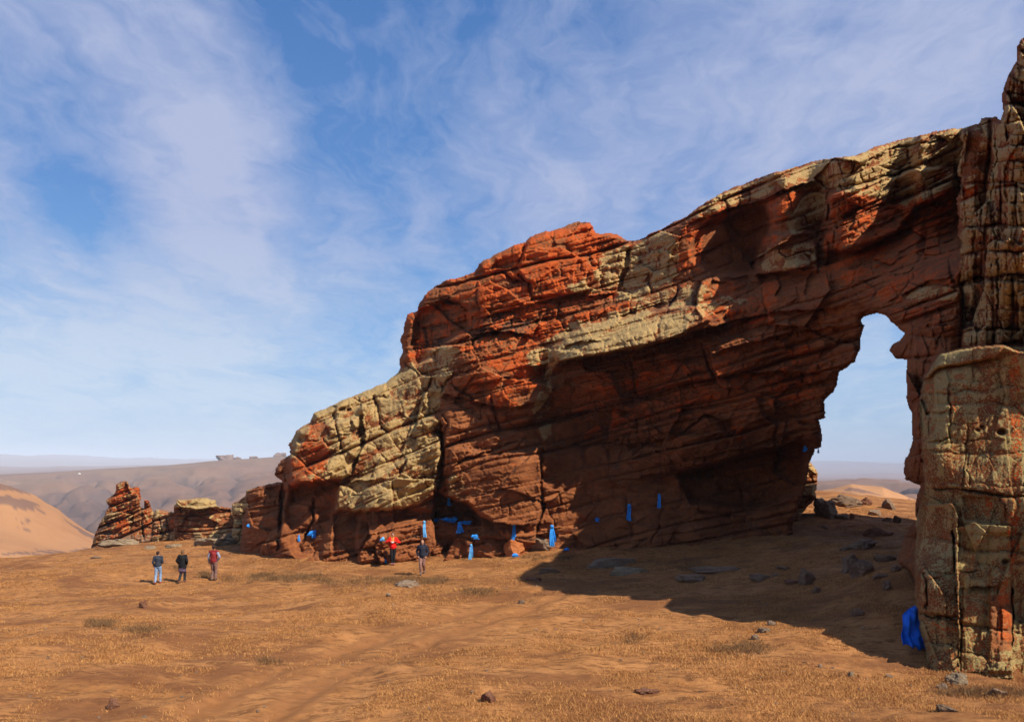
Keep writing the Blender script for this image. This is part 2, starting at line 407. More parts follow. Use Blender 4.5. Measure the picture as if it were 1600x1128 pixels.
    q = np.clip(E/tr, 0, 1); TH = .25+tk*np.sqrt(q*(2-q))*(D0/40)
    Bk = D0+ew*.6+TH-relief(s*.9+40, wz, th*0, .8, seed+300, 1.3)*np.clip(E/12, 0, 1)*.8
    Bk = np.maximum(Bk, D+.15)
    # attributes
    AT = {k: np.zeros(PX.shape) for k in ('lich', 'oran', 'dark', 'spk', 'pale')}
    for kind, poly, val, soft in paint:
        sl, m = pmask(poly, soft)
        if isinstance(m, int): continue
        a = AT[kind]; a[sl] = a[sl]*(1-m)+val*m
    for k in ('lich', 'oran'): AT[k] = AT[k]+.20*hp*sst(.08, .35, AT[k])
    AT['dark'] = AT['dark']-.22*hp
    # faces
    idx = -np.ones(M.shape, np.int64)
    m4 = M[:-1, :-1] & M[1:, :-1] & M[:-1, 1:] & M[1:, 1:]
    used = np.zeros(M.shape, bool)
    used[:-1, :-1] |= m4; used[1:, :-1] |= m4; used[:-1, 1:] |= m4; used[1:, 1:] |= m4
    n = used.sum(); idx[used] = np.arange(n)
    def pos(DD): return np.stack([(PX[used]-CX)/F*DD[used], DD[used], (HY-PY[used])/F*DD[used]], 1)
    V = np.concatenate([pos(D), pos(Bk)])
    ii, jj = np.nonzero(m4)
    a, b, c, d = idx[ii, jj], idx[ii, jj+1], idx[ii+1, jj+1], idx[ii+1, jj]
    front = np.stack([a, d, c, b], 1); back = np.stack([a, b, c, d], 1)+n
    fx = x[jj]+step/2; fy = y[ii]+step/2
    Qs = [front, back]; PXf = [fx, fx]; PYf = [fy, fy]
    mp = np.pad(m4, 1)
    for di, dj, e0, e1 in ((-1, 0, (0, 0), (0, 1)), (1, 0, (1, 1), (1, 0)), (0, -1, (1, 0), (0, 0)), (0, 1, (0, 1), (1, 1))):
        edge_ = m4[ii, jj] & ~mp[ii+1+di, jj+1+dj]
        i2, j2 = ii[edge_], jj[edge_]
        p = idx[i2+e0[0], j2+e0[1]]; q_ = idx[i2+e1[0], j2+e1[1]]
        Qs.append(np.stack([p, q_, q_+n, p+n], 1)); PXf.append(x[j2]); PYf.append(y[i2])
    Q = np.concatenate(Qs); PXf = np.concatenate(PXf); PYf = np.concatenate(PYf)
    atr = {k: np.concatenate([v[used], v[used]*.6]) for k, v in AT.items()}
    objs = []
    if parts is None:
        me = np_mesh(name, V, Q, True, atr); objs.append(link(name, me, mat, parent))
    else:
        lab = np.full(len(Q), len(parts)-1)
        for k in range(len(parts)-2, -1, -1):
            lab[inpoly(PXf, PYf, parts[k][1])] = k
        for k, (pn, _) in enumerate(parts):
            q2 = Q[lab == k]
            if not len(q2): continue
            u, inv = np.unique(q2, return_inverse=True)
            me = np_mesh(pn, V[u], inv.reshape(q2.shape), True, {a_: v[u] for a_, v in atr.items()})
            objs.append(link(pn, me, mat, parent))
    def look(px, py, r=3):
        j = int((px-x[0])/step); i = int((py-y[0])/step); k = max(1, int(r/step))
        w = D[max(0, i-k):i+k+1, max(0, j-k):j+k+1]
        return float(np.min(w)), float(np.median(w))
    return objs, look

# ------------------------------------------------------------------ materials
def newmat(name):
    m = bpy.data.materials.new(name); m.use_nodes = True; return m, NT(m.node_tree)
def finish(t, col, rough=.85, bump=None, bs=.5, bd=.02, spec=.25):
    p = t.n('ShaderNodeBsdfPrincipled'); t.put(p.inputs['Base Color'], col); t.put(p.inputs['Roughness'], rough)
    p.inputs['Specular IOR Level'].default_value = spec
    if bump is not None:
        b = t.n('ShaderNodeBump'); b.inputs['Strength'].default_value = bs; b.inputs['Distance'].default_value = bd
        t.l(bump, b.inputs['Height']); t.l(b.outputs[0], p.inputs['Normal'])
    o = t.n('ShaderNodeOutputMaterial'); t.l(p.outputs[0], o.inputs[0]); return p
def rock_mat():
    m, t = newmat('lichened_rock')
    g = t.n('ShaderNodeNewGeometry').outputs['Position']
    n1 = t.noise(g, .55, 6, .6); n2 = t.noise(g, 3.2, 6, .65); n3 = t.noise(g, 14, 5, .7); n4 = t.noise(g, 42, 3, .6)
    bed = t.noise(t.mapping(g, rot=(0, R(14), 0), scale=(.35, .35, 2.4)), 1.6, 6, .65)
    streak = t.noise(t.mapping(g, scale=(2.2, 2.2, .16)), 1.5, 5, .6)
    base = t.mix(t.mr(n1, .35, .65), (.27, .085, .026, 1), (.36, .125, .042, 1))
    base = t.mix(t.mr(n2, .38, .7, 0, .75), base, (.19, .066, .030, 1))
    base = t.mix(t.mr(bed, .52, .72, 0, .6), base, (.40, .165, .06, 1))
    base = t.mix(t.mr(streak, .55, .74, 0, .55), base, (.075, .036, .027, 1))
    base = t.mix(t.mr(n3, .55, .75, 0, .35), base, (.44, .20, .09, 1))
    A = lambda k: t.attr(k).outputs['Fac']
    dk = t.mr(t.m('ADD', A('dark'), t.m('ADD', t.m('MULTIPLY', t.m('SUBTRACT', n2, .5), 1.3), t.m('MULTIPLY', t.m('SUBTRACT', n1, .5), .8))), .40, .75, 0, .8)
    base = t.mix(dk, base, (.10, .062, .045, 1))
    nn = t.m('ADD', t.m('MULTIPLY', t.m('SUBTRACT', n1, .5), 1.3), t.m('ADD', t.m('MULTIPLY', t.m('SUBTRACT', n2, .5), 1.9), t.m('MULTIPLY', t.m('SUBTRACT', n3, .5), .9)))
    nb = t.m('ADD', t.m('MULTIPLY', t.m('SUBTRACT', t.noise(t.mapping(g, (9, 3, 5)), .9, 5, .6), .5), 1.9), t.m('MULTIPLY', t.m('SUBTRACT', t.noise(t.mapping(g, (2, 8, 1)), 5, 6, .7), .5), 2.0))
    of = t.mr(t.m('ADD', A('oran'), nb), .46, .64, 0, .93)
    oc = t.mix(t.mr(n3, .3, .7), (.42, .060, .012, 1), (.62, .135, .026, 1))
    oc = t.mix(t.mr(n2, .55, .72, 0, .55), oc, (.48, .18, .065, 1))
    col = t.mix(of, base, oc)
    lf = t.mr(t.m('ADD', A('lich'), nn), .44, .62, 0, .93)
    sv = t.m('SUBTRACT', 1.0, t.voro(t.vm('ADD', g, t.vm('SCALE', t.noise(g, 5, 2, out=1), scale=.1)), 21))
    lc = t.mix(t.mr(n3, .3, .7), (.37, .25, .095, 1), (.60, .42, .185, 1))
    lc = t.mix(t.mr(n4, .55, .72, 0, .5), lc, (.15, .11, .055, 1))
    col = t.mix(lf, col, lc)
    # crusty specks of lichen (strong on the near pillar)
    sp = t.m('MULTIPLY', t.mr(t.m('ADD', t.m('MULTIPLY', sv, .55), t.m('MULTIPLY', t.m('ADD', n2, n3), .42)), t.m('SUBTRACT', .85, t.m('MULTIPLY', n1, .32)), t.m('SUBTRACT', .90, t.m('MULTIPLY', n1, .32))), t.mr(A('spk'), .1, .9, 0, 1))
    col = t.mix(sp, col, t.mix(n4, (.27, .20, .07, 1), (.48, .38, .155, 1)))
    pf = t.mr(t.m('ADD', A('pale'), nn), .5, .75, 0, .7)
    col = t.mix(pf, col, (.36, .27, .18, 1))
    h = t.m('ADD', t.m('MULTIPLY', n2, .8), t.m('ADD', t.m('MULTIPLY', n3, .5), t.m('MULTIPLY', n4, .2)))
    h = t.m('ADD', h, t.m('ADD', t.m('MULTIPLY', sp, .22), t.m('MULTIPLY', bed, .35)))
    finish(t, t.mix(1.0, col, (.80, .78, .76, 1), 'MULTIPLY'), .9, h, .75, .09, .12)
    return m
ROCK = rock_mat()
def stone_mat(name, c1, c2, c3):
    m, t = newmat(name)
    g = t.n('ShaderNodeNewGeometry').outputs['Position']
    n1 = t.noise(g, 2.2, 8, .7); n2 = t.noise(g, 8, 6, .75); n3 = t.noise(g, 30, 3, .6)
    col = t.mix(t.mr(n1, .42, .58), c4(c1), c4(c2)); col = t.mix(t.mr(n2, .5, .68, 0, .8), col, c4(c3)); col = t.mix(t.mr(n3, .5, .7, 0, .4), col, (.1, .075, .055, 1))
    finish(t, col, .9, t.m('ADD', t.m('ADD', t.m('MULTIPLY', n1, 1.2), n2), t.m('MULTIPLY', n3, .3)), 1.0, .14, .15)
    return m
GREY = stone_mat('grey_lichened_stone', (.28, .19, .115), (.37, .27, .165), (.46, .36, .22))
REDST = stone_mat('red_stone', (.22, .088, .045), (.29, .125, .068), (.36, .20, .12))
PALE = stone_mat('pale_stone', (.27, .175, .115), (.35, .24, .155), (.40, .31, .20))
DARKST = stone_mat('dark_stone', (.19, .115, .07), (.26, .165, .10), (.36, .26, .16))
def cloth_mat(name, c, v=.25):
    m, t = newmat(name)
    g = t.n('ShaderNodeNewGeometry').outputs['Position']
    n = t.noise(g, 6, 4, .6)
    finish(t, t.mix(t.mr(n, .35, .65, 0, 1), c4([k*(1-v) for k in c]), c4(c)), .75, t.noise(g, 25, 3), .3, .01)
    return m
SILK = cloth_mat('blue_silk', (.04, .34, .92), .35)
SILKP = cloth_mat('pale_blue_silk', (.16, .52, .95), .3)
def ground_mat():
    m, t = newmat('dry_steppe')
    g = t.n('ShaderNodeNewGeometry').outputs['Position']
    vc = t.attr('pig').outputs['Color']; bare = t.attr('bare').outputs['Fac']; far = t.attr('far').outputs['Fac']
    n0 = t.noise(g, .10, 5, .6); n1 = t.noise(g, .5, 6, .65); n2 = t.noise(t.mapping(g, scale=(.8, 1.5, 1)), 2.6, 7, .7); n3 = t.noise(g, 11, 5, .7); n4 = t.noise(g, 38, 3, .7)
    col = t.mix(t.mr(n0, .35, .65, 0, .5), vc, t.mix(1, vc, (.80, .78, .80, 1), 'MULTIPLY'))
    grass = t.mix(t.mr(n1, .34, .66), (.335, .147, .047, 1), (.475, .225, .080, 1))
    grass = t.mix(t.mr(n2, .50, .62, 0, .8), grass, (.17, .068, .024, 1))
    grass = t.mix(t.mr(t.noise(t.mapping(g, rot=(0, 0, R(-20)), scale=(.5, 2.4, 1)), 3.5, 7, .72), .52, .62, 0, .8), grass, (.13, .058, .024, 1))
    grass = t.mix(t.mr(n3, .50, .72, 0, .6), grass, (.52, .26, .085, 1))
    grass = t.mix(t.mr(n4, .54, .72, 0, .55), grass, (.15, .075, .030, 1))
    dirt = t.mix(t.mr(n2, .35, .65), (.26, .112, .038, 1), (.33, .150, .055, 1))
    dirt = t.mix(t.mr(n3, .5, .7, 0, .4), dirt, (.24, .115, .045, 1))
    big_ = t.noise(t.mapping(g, scale=(.6, 1.3, 1)), .34, 7, .62)
    grass = t.mix(t.mr(big_, .49, .60, 0, .75), grass, (.20, .082, .032, 1))
    bf = t.mr(t.m('ADD', bare, t.m('ADD', t.m('MULTIPLY', t.m('SUBTRACT', n2, .5), 1.0), t.m('MULTIPLY', t.m('SUBTRACT', n1, .5), .8))), .38, .72)
    near = t.mix(bf, grass, dirt)
    # far terrain: broad mottling of its own pigment
    f1 = t.noise(g, .012, 7, .6); f2 = t.noise(g, .05, 6, .65)
    fc = t.mix(t.mr(f1, .45, .65, 0, .35), vc, t.mix(1, vc, (.62, .56, .60, 1), 'MULTIPLY'))
    fc = t.mix(t.mr(f2, .52, .68, 0, .4), fc, t.mix(1, vc, (.70, .62, .60, 1), 'MULTIPLY'))
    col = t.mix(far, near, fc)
    h = t.m('ADD', t.m('MULTIPLY', n2, .6), t.m('ADD', t.m('MULTIPLY', n3, .4), t.m('MULTIPLY', n4, .2)))
    h = t.m('MULTIPLY', h, t.mr(bf, 0, 1, 1, .45))
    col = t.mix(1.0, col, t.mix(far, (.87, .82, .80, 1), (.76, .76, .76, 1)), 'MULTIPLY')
    finish(t, col, .95, h, .65, .09, .1)
    return m
GROUND = ground_mat()

# ------------------------------------------------------------------ ground sheet
TRACK = [(250,1240),(360,1120),(470,1060),(600,1012),(700,978),(790,950),(850,930),(900,910)]
TRW = [(P3(a, b, 1)[0]/P3(a, b, 1)[1], b) for a, b in TRACK]
trk = [gpt(a, b) for a, b in TRACK]
def track_mask(x, y):
    best = np.full(x.shape, 1e9)
    for p, q in zip(trk[:-1], trk[1:]):
        dx, dy = q.x-p.x, q.y-p.y; L2 = dx*dx+dy*dy
        u = np.clip(((x-p.x)*dx+(y-p.y)*dy)/L2, 0, 1); best = np.minimum(best, np.hypot(x-p.x-u*dx, y-p.y-u*dy))
    return best
def far_xy(px, py):
    d = np.linspace(440, 2700, 1500); x = (px-CX)/F*d; z = (HY-py)/F*d; g = gh(x, d); i = np.argmax(z <= g); return x[i], d[i]
GUL = [([(176,752),(168,772),(152,786),(141,798),(130,812)],26,13),([(98,758),(112,768),(124,780),(134,792),(141,798)],18,9),([(60,770),(84,782),(104,792),(122,802),(132,812)],20,9),([(262,764),(246,772),(236,784),(228,796)],22,12),
 ([(300,745),(296,758),(310,770)],18,7),([(330,776),(300,788),(280,800)],20,9),([(210,742),(196,752),(176,762)],16,7),([(20,764),(50,776),(70,790)],16,7),([(370,738),(360,752),(352,770)],18,8),([(130,748),(150,756),(160,766)],14,5)]
def carve(X, Y):
    out = np.zeros(X.shape); RR = np.hypot(X, Y); sel = (RR > 430) & (RR < 2700) & (X < 0) & (Y > 0)
    x = X[sel]+fbm(X[sel]/60, Y[sel]/60, 61, 3)*34; y = Y[sel]+fbm(X[sel]/60, Y[sel]/60, 62, 3)*34; o = np.zeros(x.shape)
    for pts, w, dp in GUL:
        P = [far_xy(a, b) for a, b in pts]; best = np.full(x.shape, 1e9)
        for (ax, ay), (bx, by) in zip(P[:-1], P[1:]):
            dx, dy = bx-ax, by-ay; u = np.clip(((x-ax)*dx+(y-ay)*dy)/(dx*dx+dy*dy+1e-9), 0, 1); best = np.minimum(best, np.hypot(x-ax-u*dx, y-ay-u*dy))
        o = np.maximum(o, dp*np.exp(-(best/w/1.1))*2.6)
    out[sel] = o; return out
def ground():
    rr = np.concatenate([np.geomspace(2, 10, 24)[:-1], np.geomspace(10, 72, 560)[:-1], np.geomspace(72, 450, 190)[:-1], np.geomspace(450, 3000, 230)[:-1], np.geomspace(3000, 21000, 110)])
    fa = R(38)
    az = np.concatenate([np.linspace(-math.pi, -fa, 60)[:-1], np.linspace(-fa, fa, 760), np.linspace(fa, math.pi, 60)[1:-1]])
    A, RR = np.meshgrid(az, rr)
    X = RR*np.sin(A); Y = RR*np.cos(A); Z = gh(X, Y)
    td = track_mask(X, Y)
    rut = np.exp(-((td-.75)/.3)**2); near = 1-sst(50, 80, RR)
    Z = Z-.07*rut*near
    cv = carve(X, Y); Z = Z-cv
    px = CX+F*np.tan(np.clip(A, -1.3, 1.3))
    bare = (.42*np.exp(-(td/1.9)**4)+.38*np.exp(-((td-.75)/.35)**2))*near*(1-.5*sst(25, 36, RR))
    q = gpt(1545, 1088); bare = bare+.7*np.exp(-(((X-q.x)/1.5)**2+((Y-q.y)/1.1)**2)**2)
    bare = bare+.35*np.exp(-((td-5)/2.5)**2)*near
    # colours of the far country
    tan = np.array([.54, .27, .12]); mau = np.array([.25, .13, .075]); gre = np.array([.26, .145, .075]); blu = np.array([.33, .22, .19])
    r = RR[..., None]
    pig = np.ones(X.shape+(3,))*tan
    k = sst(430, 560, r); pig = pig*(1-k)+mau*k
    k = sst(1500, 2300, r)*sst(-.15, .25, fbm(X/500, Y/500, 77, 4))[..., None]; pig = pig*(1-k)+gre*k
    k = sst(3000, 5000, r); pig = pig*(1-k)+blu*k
    sc = sst(.23, .26, fbm(X/8+1.2, Y/22, 88, 4))*(1-sst(400, 500, RR))*.8   # scrub patches on the sandy hill
    pig = pig*(1-sc[..., None])+np.array([.22, .13, .10])*sc[..., None]
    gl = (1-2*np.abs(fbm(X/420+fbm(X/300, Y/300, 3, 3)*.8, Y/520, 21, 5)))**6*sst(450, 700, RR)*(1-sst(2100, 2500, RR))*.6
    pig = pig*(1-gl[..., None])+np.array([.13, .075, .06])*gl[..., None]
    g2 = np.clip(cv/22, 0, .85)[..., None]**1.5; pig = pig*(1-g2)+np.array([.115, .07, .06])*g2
    k2 = sst(0, 15, X)
    far = sst(70, 100, RR)*(1-k2)+sst(82, 112, RR)*k2
    n, m = X.shape
    V = np.stack([X, Y, Z], -1).reshape(-1, 3)
    I = np.arange(n*m).reshape(n, m)
    In = np.concatenate([I, I[:, :1]], 1)
    Q = np.stack([In[:-1, :-1], In[:-1, 1:], In[1:, 1:], In[1:, :-1]], -1).reshape(-1, 4)[:, ::-1]
    V = np.concatenate([V, [[0, 0, gz(0, 0)]]]); V = np.nan_to_num(V, nan=-4.0)
    c = len(V)-1
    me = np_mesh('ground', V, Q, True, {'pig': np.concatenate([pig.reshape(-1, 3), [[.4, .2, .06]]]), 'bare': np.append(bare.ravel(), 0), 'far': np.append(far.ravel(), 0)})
    bm = bmesh.new(); bm.from_mesh(me); bm.verts.ensure_lookup_table()
    for j in range(m): bm.faces.new((bm.verts[c], bm.verts[(j+1) % m], bm.verts[j]))
    bm.to_mesh(me); bm.free()
    o = link('ground', me, GROUND); tag(o, kind='structure')
    o['label'] = 'dry ochre steppe running out to sandy hills and a far plateau'
    return float(V[:, 2].min())
ZMIN = ground()

# ------------------------------------------------------------------ the arch
OUT = [(372,890),(376,840),(380,810),(388,790),(383,772),(386,766),(404,759),(430,753),(441,751),(429,742),(430,730),(440,718),(453,710),(450,695),(464,671),(485,655),(490,646),(511,636),(549,618),(602,596),(623,581),
 (625,574),(624,557),(628,548),(625,529),(631,512),(635,492),(651,485),(657,469),(668,455),(688,442),(708,435),(742,425),(749,412),(776,394),(821,377),(827,370),(878,354),(901,346),(922,346),(932,363),(963,365),(982,376),(997,373),(1037,356),
 (1067,341),(1094,321),(1142,294),(1195,274),(1270,251),(1334,244),(1360,231),(1412,216),(1487,201),(1529,193),(1532,184),(1555,181),(1562,187),(1566,178),(1564,150),(1570,130),(1580,105),(1588,95),(1587,72),(1597,60),(1608,50),(1628,46),(1650,62),(1680,90),(1740,110),(1790,150),(1800,400),(1810,600),(1830,850),(1840,1100),
 (1600,1075),(1490,1085),(1452,1070),(1444,1015),(1434,985),(1428,949),(1429,905),(1424,893),(1402,885),(1403,866),(1413,838),(1422,820),(1431,810),(1430,789),(1431,777),(1437,758),(1415,750),(1410,738),(1411,724),(1426,689),(1424,647),(1417,629),(1414,586),(1417,565),(1398,561),(1388,548),(1396,535),(1407,531),(1412,521),(1391,503),(1387,496),(1371,490),(1350,496),(1346,501),(1353,507),(1348,522),(1343,547),(1336,567),(1311,581),(1304,611),(1288,625),(1290,654),(1281,656),(1286,678),(1284,700),(1275,702),(1266,725),(1261,750),(1252,780),(1240,817),(1238,870),(1100,888),(900,895),(600,915),(545,915),(470,895)]
DC = [(372,870,49),(400,860,48.2),(440,850,46.2),(470,850,45.6),(560,878,43.6),(620,872,44.1),(700,872,44.8),(760,868,44.4),(850,862,44.2),(900,860,44.6),(1000,855,43.4),(1100,853,42.6),(1240,838,41.4),
 (385,780,49.5),(440,760,47.5),(470,780,46.6),(520,790,46),(470,690,48),(500,660,48.6),(560,640,48.6),(620,600,50),(560,720,46.4),(600,760,44.8),(660,740,44.9),(650,640,47.5),(720,800,45.5),(760,800,44.2),(760,720,44.2),(830,720,44.0),(760,620,44.6),(720,560,46),
 (640,520,51),(660,480,51),(740,450,49.5),(760,510,47),(900,360,51.5),(830,400,50),(960,385,50.5),(880,460,48),(960,460,46.8),(850,540,45.4),(920,545,43.0),(1000,520,42.4),(1080,500,41.8),(1000,400,48.5),
 (900,620,45),(1000,620,44.4),(900,740,45.4),(1000,740,45.2),(1100,700,43.2),(1100,790,44.8),(1180,780,44.4),(1180,640,41.2),(1250,700,40.4),(1240,780,41.5),(1270,640,39.2),(1320,560,36.4),(1340,510,35.2),
 (1060,380,45.6),(1120,330,45.4),(1192,276,44.2),(1192,336,44.2),(1192,396,44.2),(1206,272,41.4),(1206,332,41.4),(1206,392,41.4),(1284,250,41.2),(1284,310,41.2),(1284,370,41.2),(1298,250,38.8),(1298,310,38.8),(1298,370,38.8),(1360,232,38.4),(1360,292,38.4),(1360,352,38.4),(1436,212,38.0),(1436,272,38.0),(1436,332,38.0),(1503,198,26.2),(1503,258,26.2),(1503,318,26.2),(1548,190,25.4),(1548,250,25.4),(1548,310,25.4),(1562,186,23.8),(1562,246,23.8),(1562,306,23.8),(1120,420,44),(1180,470,40.5),(1250,440,39.2),(1300,460,37),(1360,470,34.4),(1440,430,31.5),(1480,430,28.4),(1460,500,27.4),
 (1545,400,24.6),(1600,120,23.0),(1620,60,23.0),(1620,300,22.3),(1600,480,22.4),(1520,500,25),(1430,580,26.8),(1425,700,26.6),(1420,760,26.6),(1425,840,27.2),
 (1700,250,23),(1760,500,23),(1820,900,22.5),(1720,800,20.8),(1740,1040,20.6)]
PILLAR = [(1432,1100),(1428,949),(1429,905),(1431,810),(1437,790),(1446,760),(1436,640),(1441,600),(1458,566),(1470,553),(1524,541),(1568,539),(1588,548),(1640,560),(1760,620),(1860,700),(1860,1100)]
SL = [ # slabs: polygon, metres nearer, soft edge in px
 ([(1180,385),(1200,365),(1275,362),(1278,425),(1230,425),(1180,430)],1.3,5),
 ([(1295,305),(1440,262),(1492,262),(1490,302),(1432,322),(1398,364),(1345,390),(1290,392),(1277,380)],1.1,5),
 ([(700,777),(705,700),(760,706),(812,686),(845,700),(846,800),(835,850),(800,850),(770,815),(727,783)],.55,5),
 ([(1060,735),(1060,680),(1100,650),(1130,656),(1160,705),(1120,724)],.8,6),
 ([(455,756),(452,700),(470,672),(560,650),(562,700),(545,745),(500,753)],.8,5),
 ([(524,792),(530,765),(545,752),(590,745),(660,700),(690,690),(690,760),(676,800),(629,793),(549,798)],.7,5),
 ([(560,880),(560,850),(575,830),(640,815),(676,822),(668,850),(650,880)],.6,5),
 ([(1437,600),(1458,566),(1470,553),(1524,541),(1568,539),(1560,556),(1524,565),(1467,572)],.28,3),
 ([(864,545),(905,510),(1050,480),(1090,478),(1110,500),(1050,530),(969,548),(872,566)],1.3,3),([(905,545),(1090,478),(1140,478),(1120,512),(1052,531),(969,549),(912,558),(868,566)],.5,2),
 ([(820,378),(830,369),(905,345),(925,345),(935,364),(985,374),(965,450),(884,460),(835,462),(828,440),(808,428)],.7,4),
]
SLP = [([(1432,806),(1440,788),(1488,787),(1496,803),(1500,1060),(1432,1060)],.62,2),
 ([(1492,826),(1520,818),(1578,822),(1582,1060),(1500,1060)],.48,2),
 ([(1530,858),(1545,832),(1580,836),(1572,880),(1540,905),(1518,905)],-.14,3),
 ([(1448,606),(1484,606),(1485,690),(1448,690)],.09,2),([(1486,575),(1572,572),(1578,690),(1545,680),(1512,690),(1486,700)],.05,2),([(1512,690),(1572,684),(1582,772),(1504,764)],.10,2),([(1450,694),(1510,694),(1502,764),(1448,762)],.06,2),([(1556,778),(1584,778),(1582,818),(1556,818)],.10,2),([(1432,806),(1496,806),(1497,895),(1432,892)],.07,2),([(1450,897),(1497,899),(1498,962),(1450,958)],.10,2),([(1446,968),(1498,970),(1500,1050),(1446,1050)],.16,2),([(1506,905),(1560,908),(1545,1050),(1502,1050)],.10,2),([(1546,900),(1580,890),(1583,1050),(1546,1050)],.20,4),([(1505,775),(1560,778),(1572,820),(1508,812)],-.22,3),
 ([(1588,560),(1720,600),(1730,1100),(1586,1100)],.0,3)]
LD = [ # ledges: polyline (recess lies on its right-hand side), metres, reach in px
 ([(868,566),(912,558),(969,549),(1020,540),(1052,530),(1100,512),(1150,500)],2.4,24),([(881,541),(905,535),(940,531)],.5,6),
 ([(733,530),(770,518),(800,520),(830,526),(842,505)],1.1,12),([(884,461),(918,462),(963,455)],.6,8),
 ([(450,757),(495,753),(530,746)],1.6,22),([(542,753),(589,750)],.6,8),([(524,795),(549,800),(600,797),(629,795),(655,783)],1.0,20),([(613,804),(660,803)],.5,8),
 ([(700,733),(721,718),(760,709),(810,687)],.45,5),([(700,779),(727,785),(748,803),(773,817),(809,820),(830,819)],1.3,13),
 ([(688,614),(730,622),(760,633),(800,635),(838,629),(862,620)],.9,12),([(1064,735),(1120,726),(1160,707),(1217,697),(1262,680)],2.2,40),
 ([(1000,694),(1060,678),(1102,647),(1127,655),(1146,688)],.8,9),([(880,592),(960,580),(1050,562),(1120,550),(1220,522),(1300,512)],.8,14),
 ([(1000,612),(1100,592),(1200,580),(1295,584)],.9,15),([(1080,520),(1150,500),(1210,488),(1300,480)],.7,12),
 ([(1106,338),(1150,323),(1195,311),(1225,297),(1288,280)],1.4,16),([(1180,430),(1230,424),(1278,414)],1.2,20),([(1290,392),(1345,391),(1397,366),(1432,323),(1492,302)],1.2,24),
 ([(1405,462),(1450,440),(1490,432)],.6,12),([(566,640),(570,690),(550,742)],1.0,15),([(675,590),(656,638),(652,674)],1.0,13),([(572,800),(580,840),(550,882)],1.2,18),
 ([(446,752),(443,800),(434,862)],.9,26),([(987,385),(983,420),(968,460)],.9,9),([(860,545),(853,590),(866,640)],.8,14),([(1210,330),(1204,380),(1180,425)],1.1,20),
 ([(655,485),(700,468),(735,475)],.8,16),([(725,600),(760,596),(800,590)],.7,10),([(640,860),(665,850),(676,822)],.5,10),([(690,835),(740,838),(800,842)],.5,7),
 ([(860,650),(920,640),(1000,640)],.7,12),([(880,700),(940,690),(1000,694)],.6,10),([(985,560),(1000,590),(990,640)],.6,14)]
LDP = [([(1438,601),(1467,573),(1524,566),(1562,556)],.30,5),([(1510,917),(1562,914)],.32,8),([(1590,915),(1586,960),(1584,1010)],-.0,4),([(1440,645),(1482,640)],.12,5),([(1583,915),(1583,1012)],.35,5),([(1565,950),(1568,1000)],.1,4)]
CR = [([(687,668),(692,709),(685,756),(677,812)],5,2.4),([(846,700),(845,756),(848,801),(834,849)],2.2,1.0),([(821,377),(813,407),(810,429),(827,443),(833,466)],2.2,1.1),([(782,424),(804,438),(826,444)],3.5,1.2),
 ([(1334,246),(1328,272)],2,.8),([(1296,300),(1292,340),(1278,390),(1277,427)],2.2,1.0),([(1499,205),(1493,260),(1500,300),(1496,350),(1499,390)],2,.55),([(1497,410),(1504,470),(1500,525)],1.6,.4),([(1555,190),(1557,250),(1550,310)],1.6,.45),([(1551,340),(1560,400),(1558,487)],1.6,.45),([(1525,345),(1518,400)],1.5,.35),
 ([(1330,268),(1380,240),(1412,227),(1480,219)],1.8,.8),([(1292,295),(1322,292),(1364,281),(1442,261)],1.8,.7),([(1285,346),(1340,336),(1400,328)],1.6,.6),([(1282,362),(1296,352)],1.6,.5),([(442,756),(434,857)],2.4,1.3),
 ([(700,733),(721,718),(760,709),(810,687)],1.6,.6),([(747,575),(700,590),(686,620)],2.4,.7),([(490,760),(487,810),(470,860)],2.0,.8),([(1210,640),(1265,634)],2,.6),
 ([(940,700),(928,745),(925,790)],1.6,.45),([(1040,790),(1025,830),(1012,852)],1.6,.4),([(690,640),(700,660),(695,690)],2,.6),([(540,640),(580,625),(640,610)],1.4,.4),([(480,690),(540,680),(562,676)],1.4,.4)]
CRP = [([(1490,828),(1492,889),(1498,946),(1501,991),(1496,1042)],2.0,.6),([(1440,762),(1502,764),(1545,773),(1600,775),(1680,772)],1.8,.35),([(1504,771),(1502,812)],1.8,.30),([(1446,895),(1449,952)],1.6,.35),
 ([(1441,961),(1470,964),(1498,967)],1.8,.30),([(1453,690),(1484,684),(1484,600)],1.6,.22),([(1512,660),(1512,770)],1.3,.12),([(1540,880),(1515,895),(1495,890)],1.5,.22),([(1448,905),(1490,896)],1.4,.2),([(1560,773),(1572,800),(1572,822)],1.5,.2),([(1622,560),(1618,700),(1622,1010)],1.6,.4)]
PIT = [(1565,675,5,.4),(1528,672,3,.15),(1534,667,3,.15),(1206,291,4,.6),(470,686,7,.7),(535,640,4,.5),(1572,878,5,.2),(545,640,3,.4)]
CAVE = [([(676,818),(680,765),(697,776),(727,786),(748,806),(752,820)],-2.2,4),([(1110,345),(1195,322),(1205,340),(1200,368),(1180,400),(1180,424),(1120,430),(1080,402),(1085,370)],-1.9,6),([(655,485),(700,466),(732,482),(736,510),(700,530),(682,558),(650,570),(640,540)],-1.6,7),
 ([(455,760),(530,752),(522,800),(500,870),(460,866),(448,800)],-.9,6),([(690,866),(700,843),(725,846),(728,868)],-.8,3),([(522,800),(560,806),(556,860),(520,872)],-.7,5),
 ([(1060,740),(1160,715),(1258,690),(1250,770),(1190,790),(1080,785)],-2.0,6)]
Y_, O_, K_ = 'lich', 'oran', 'dark'
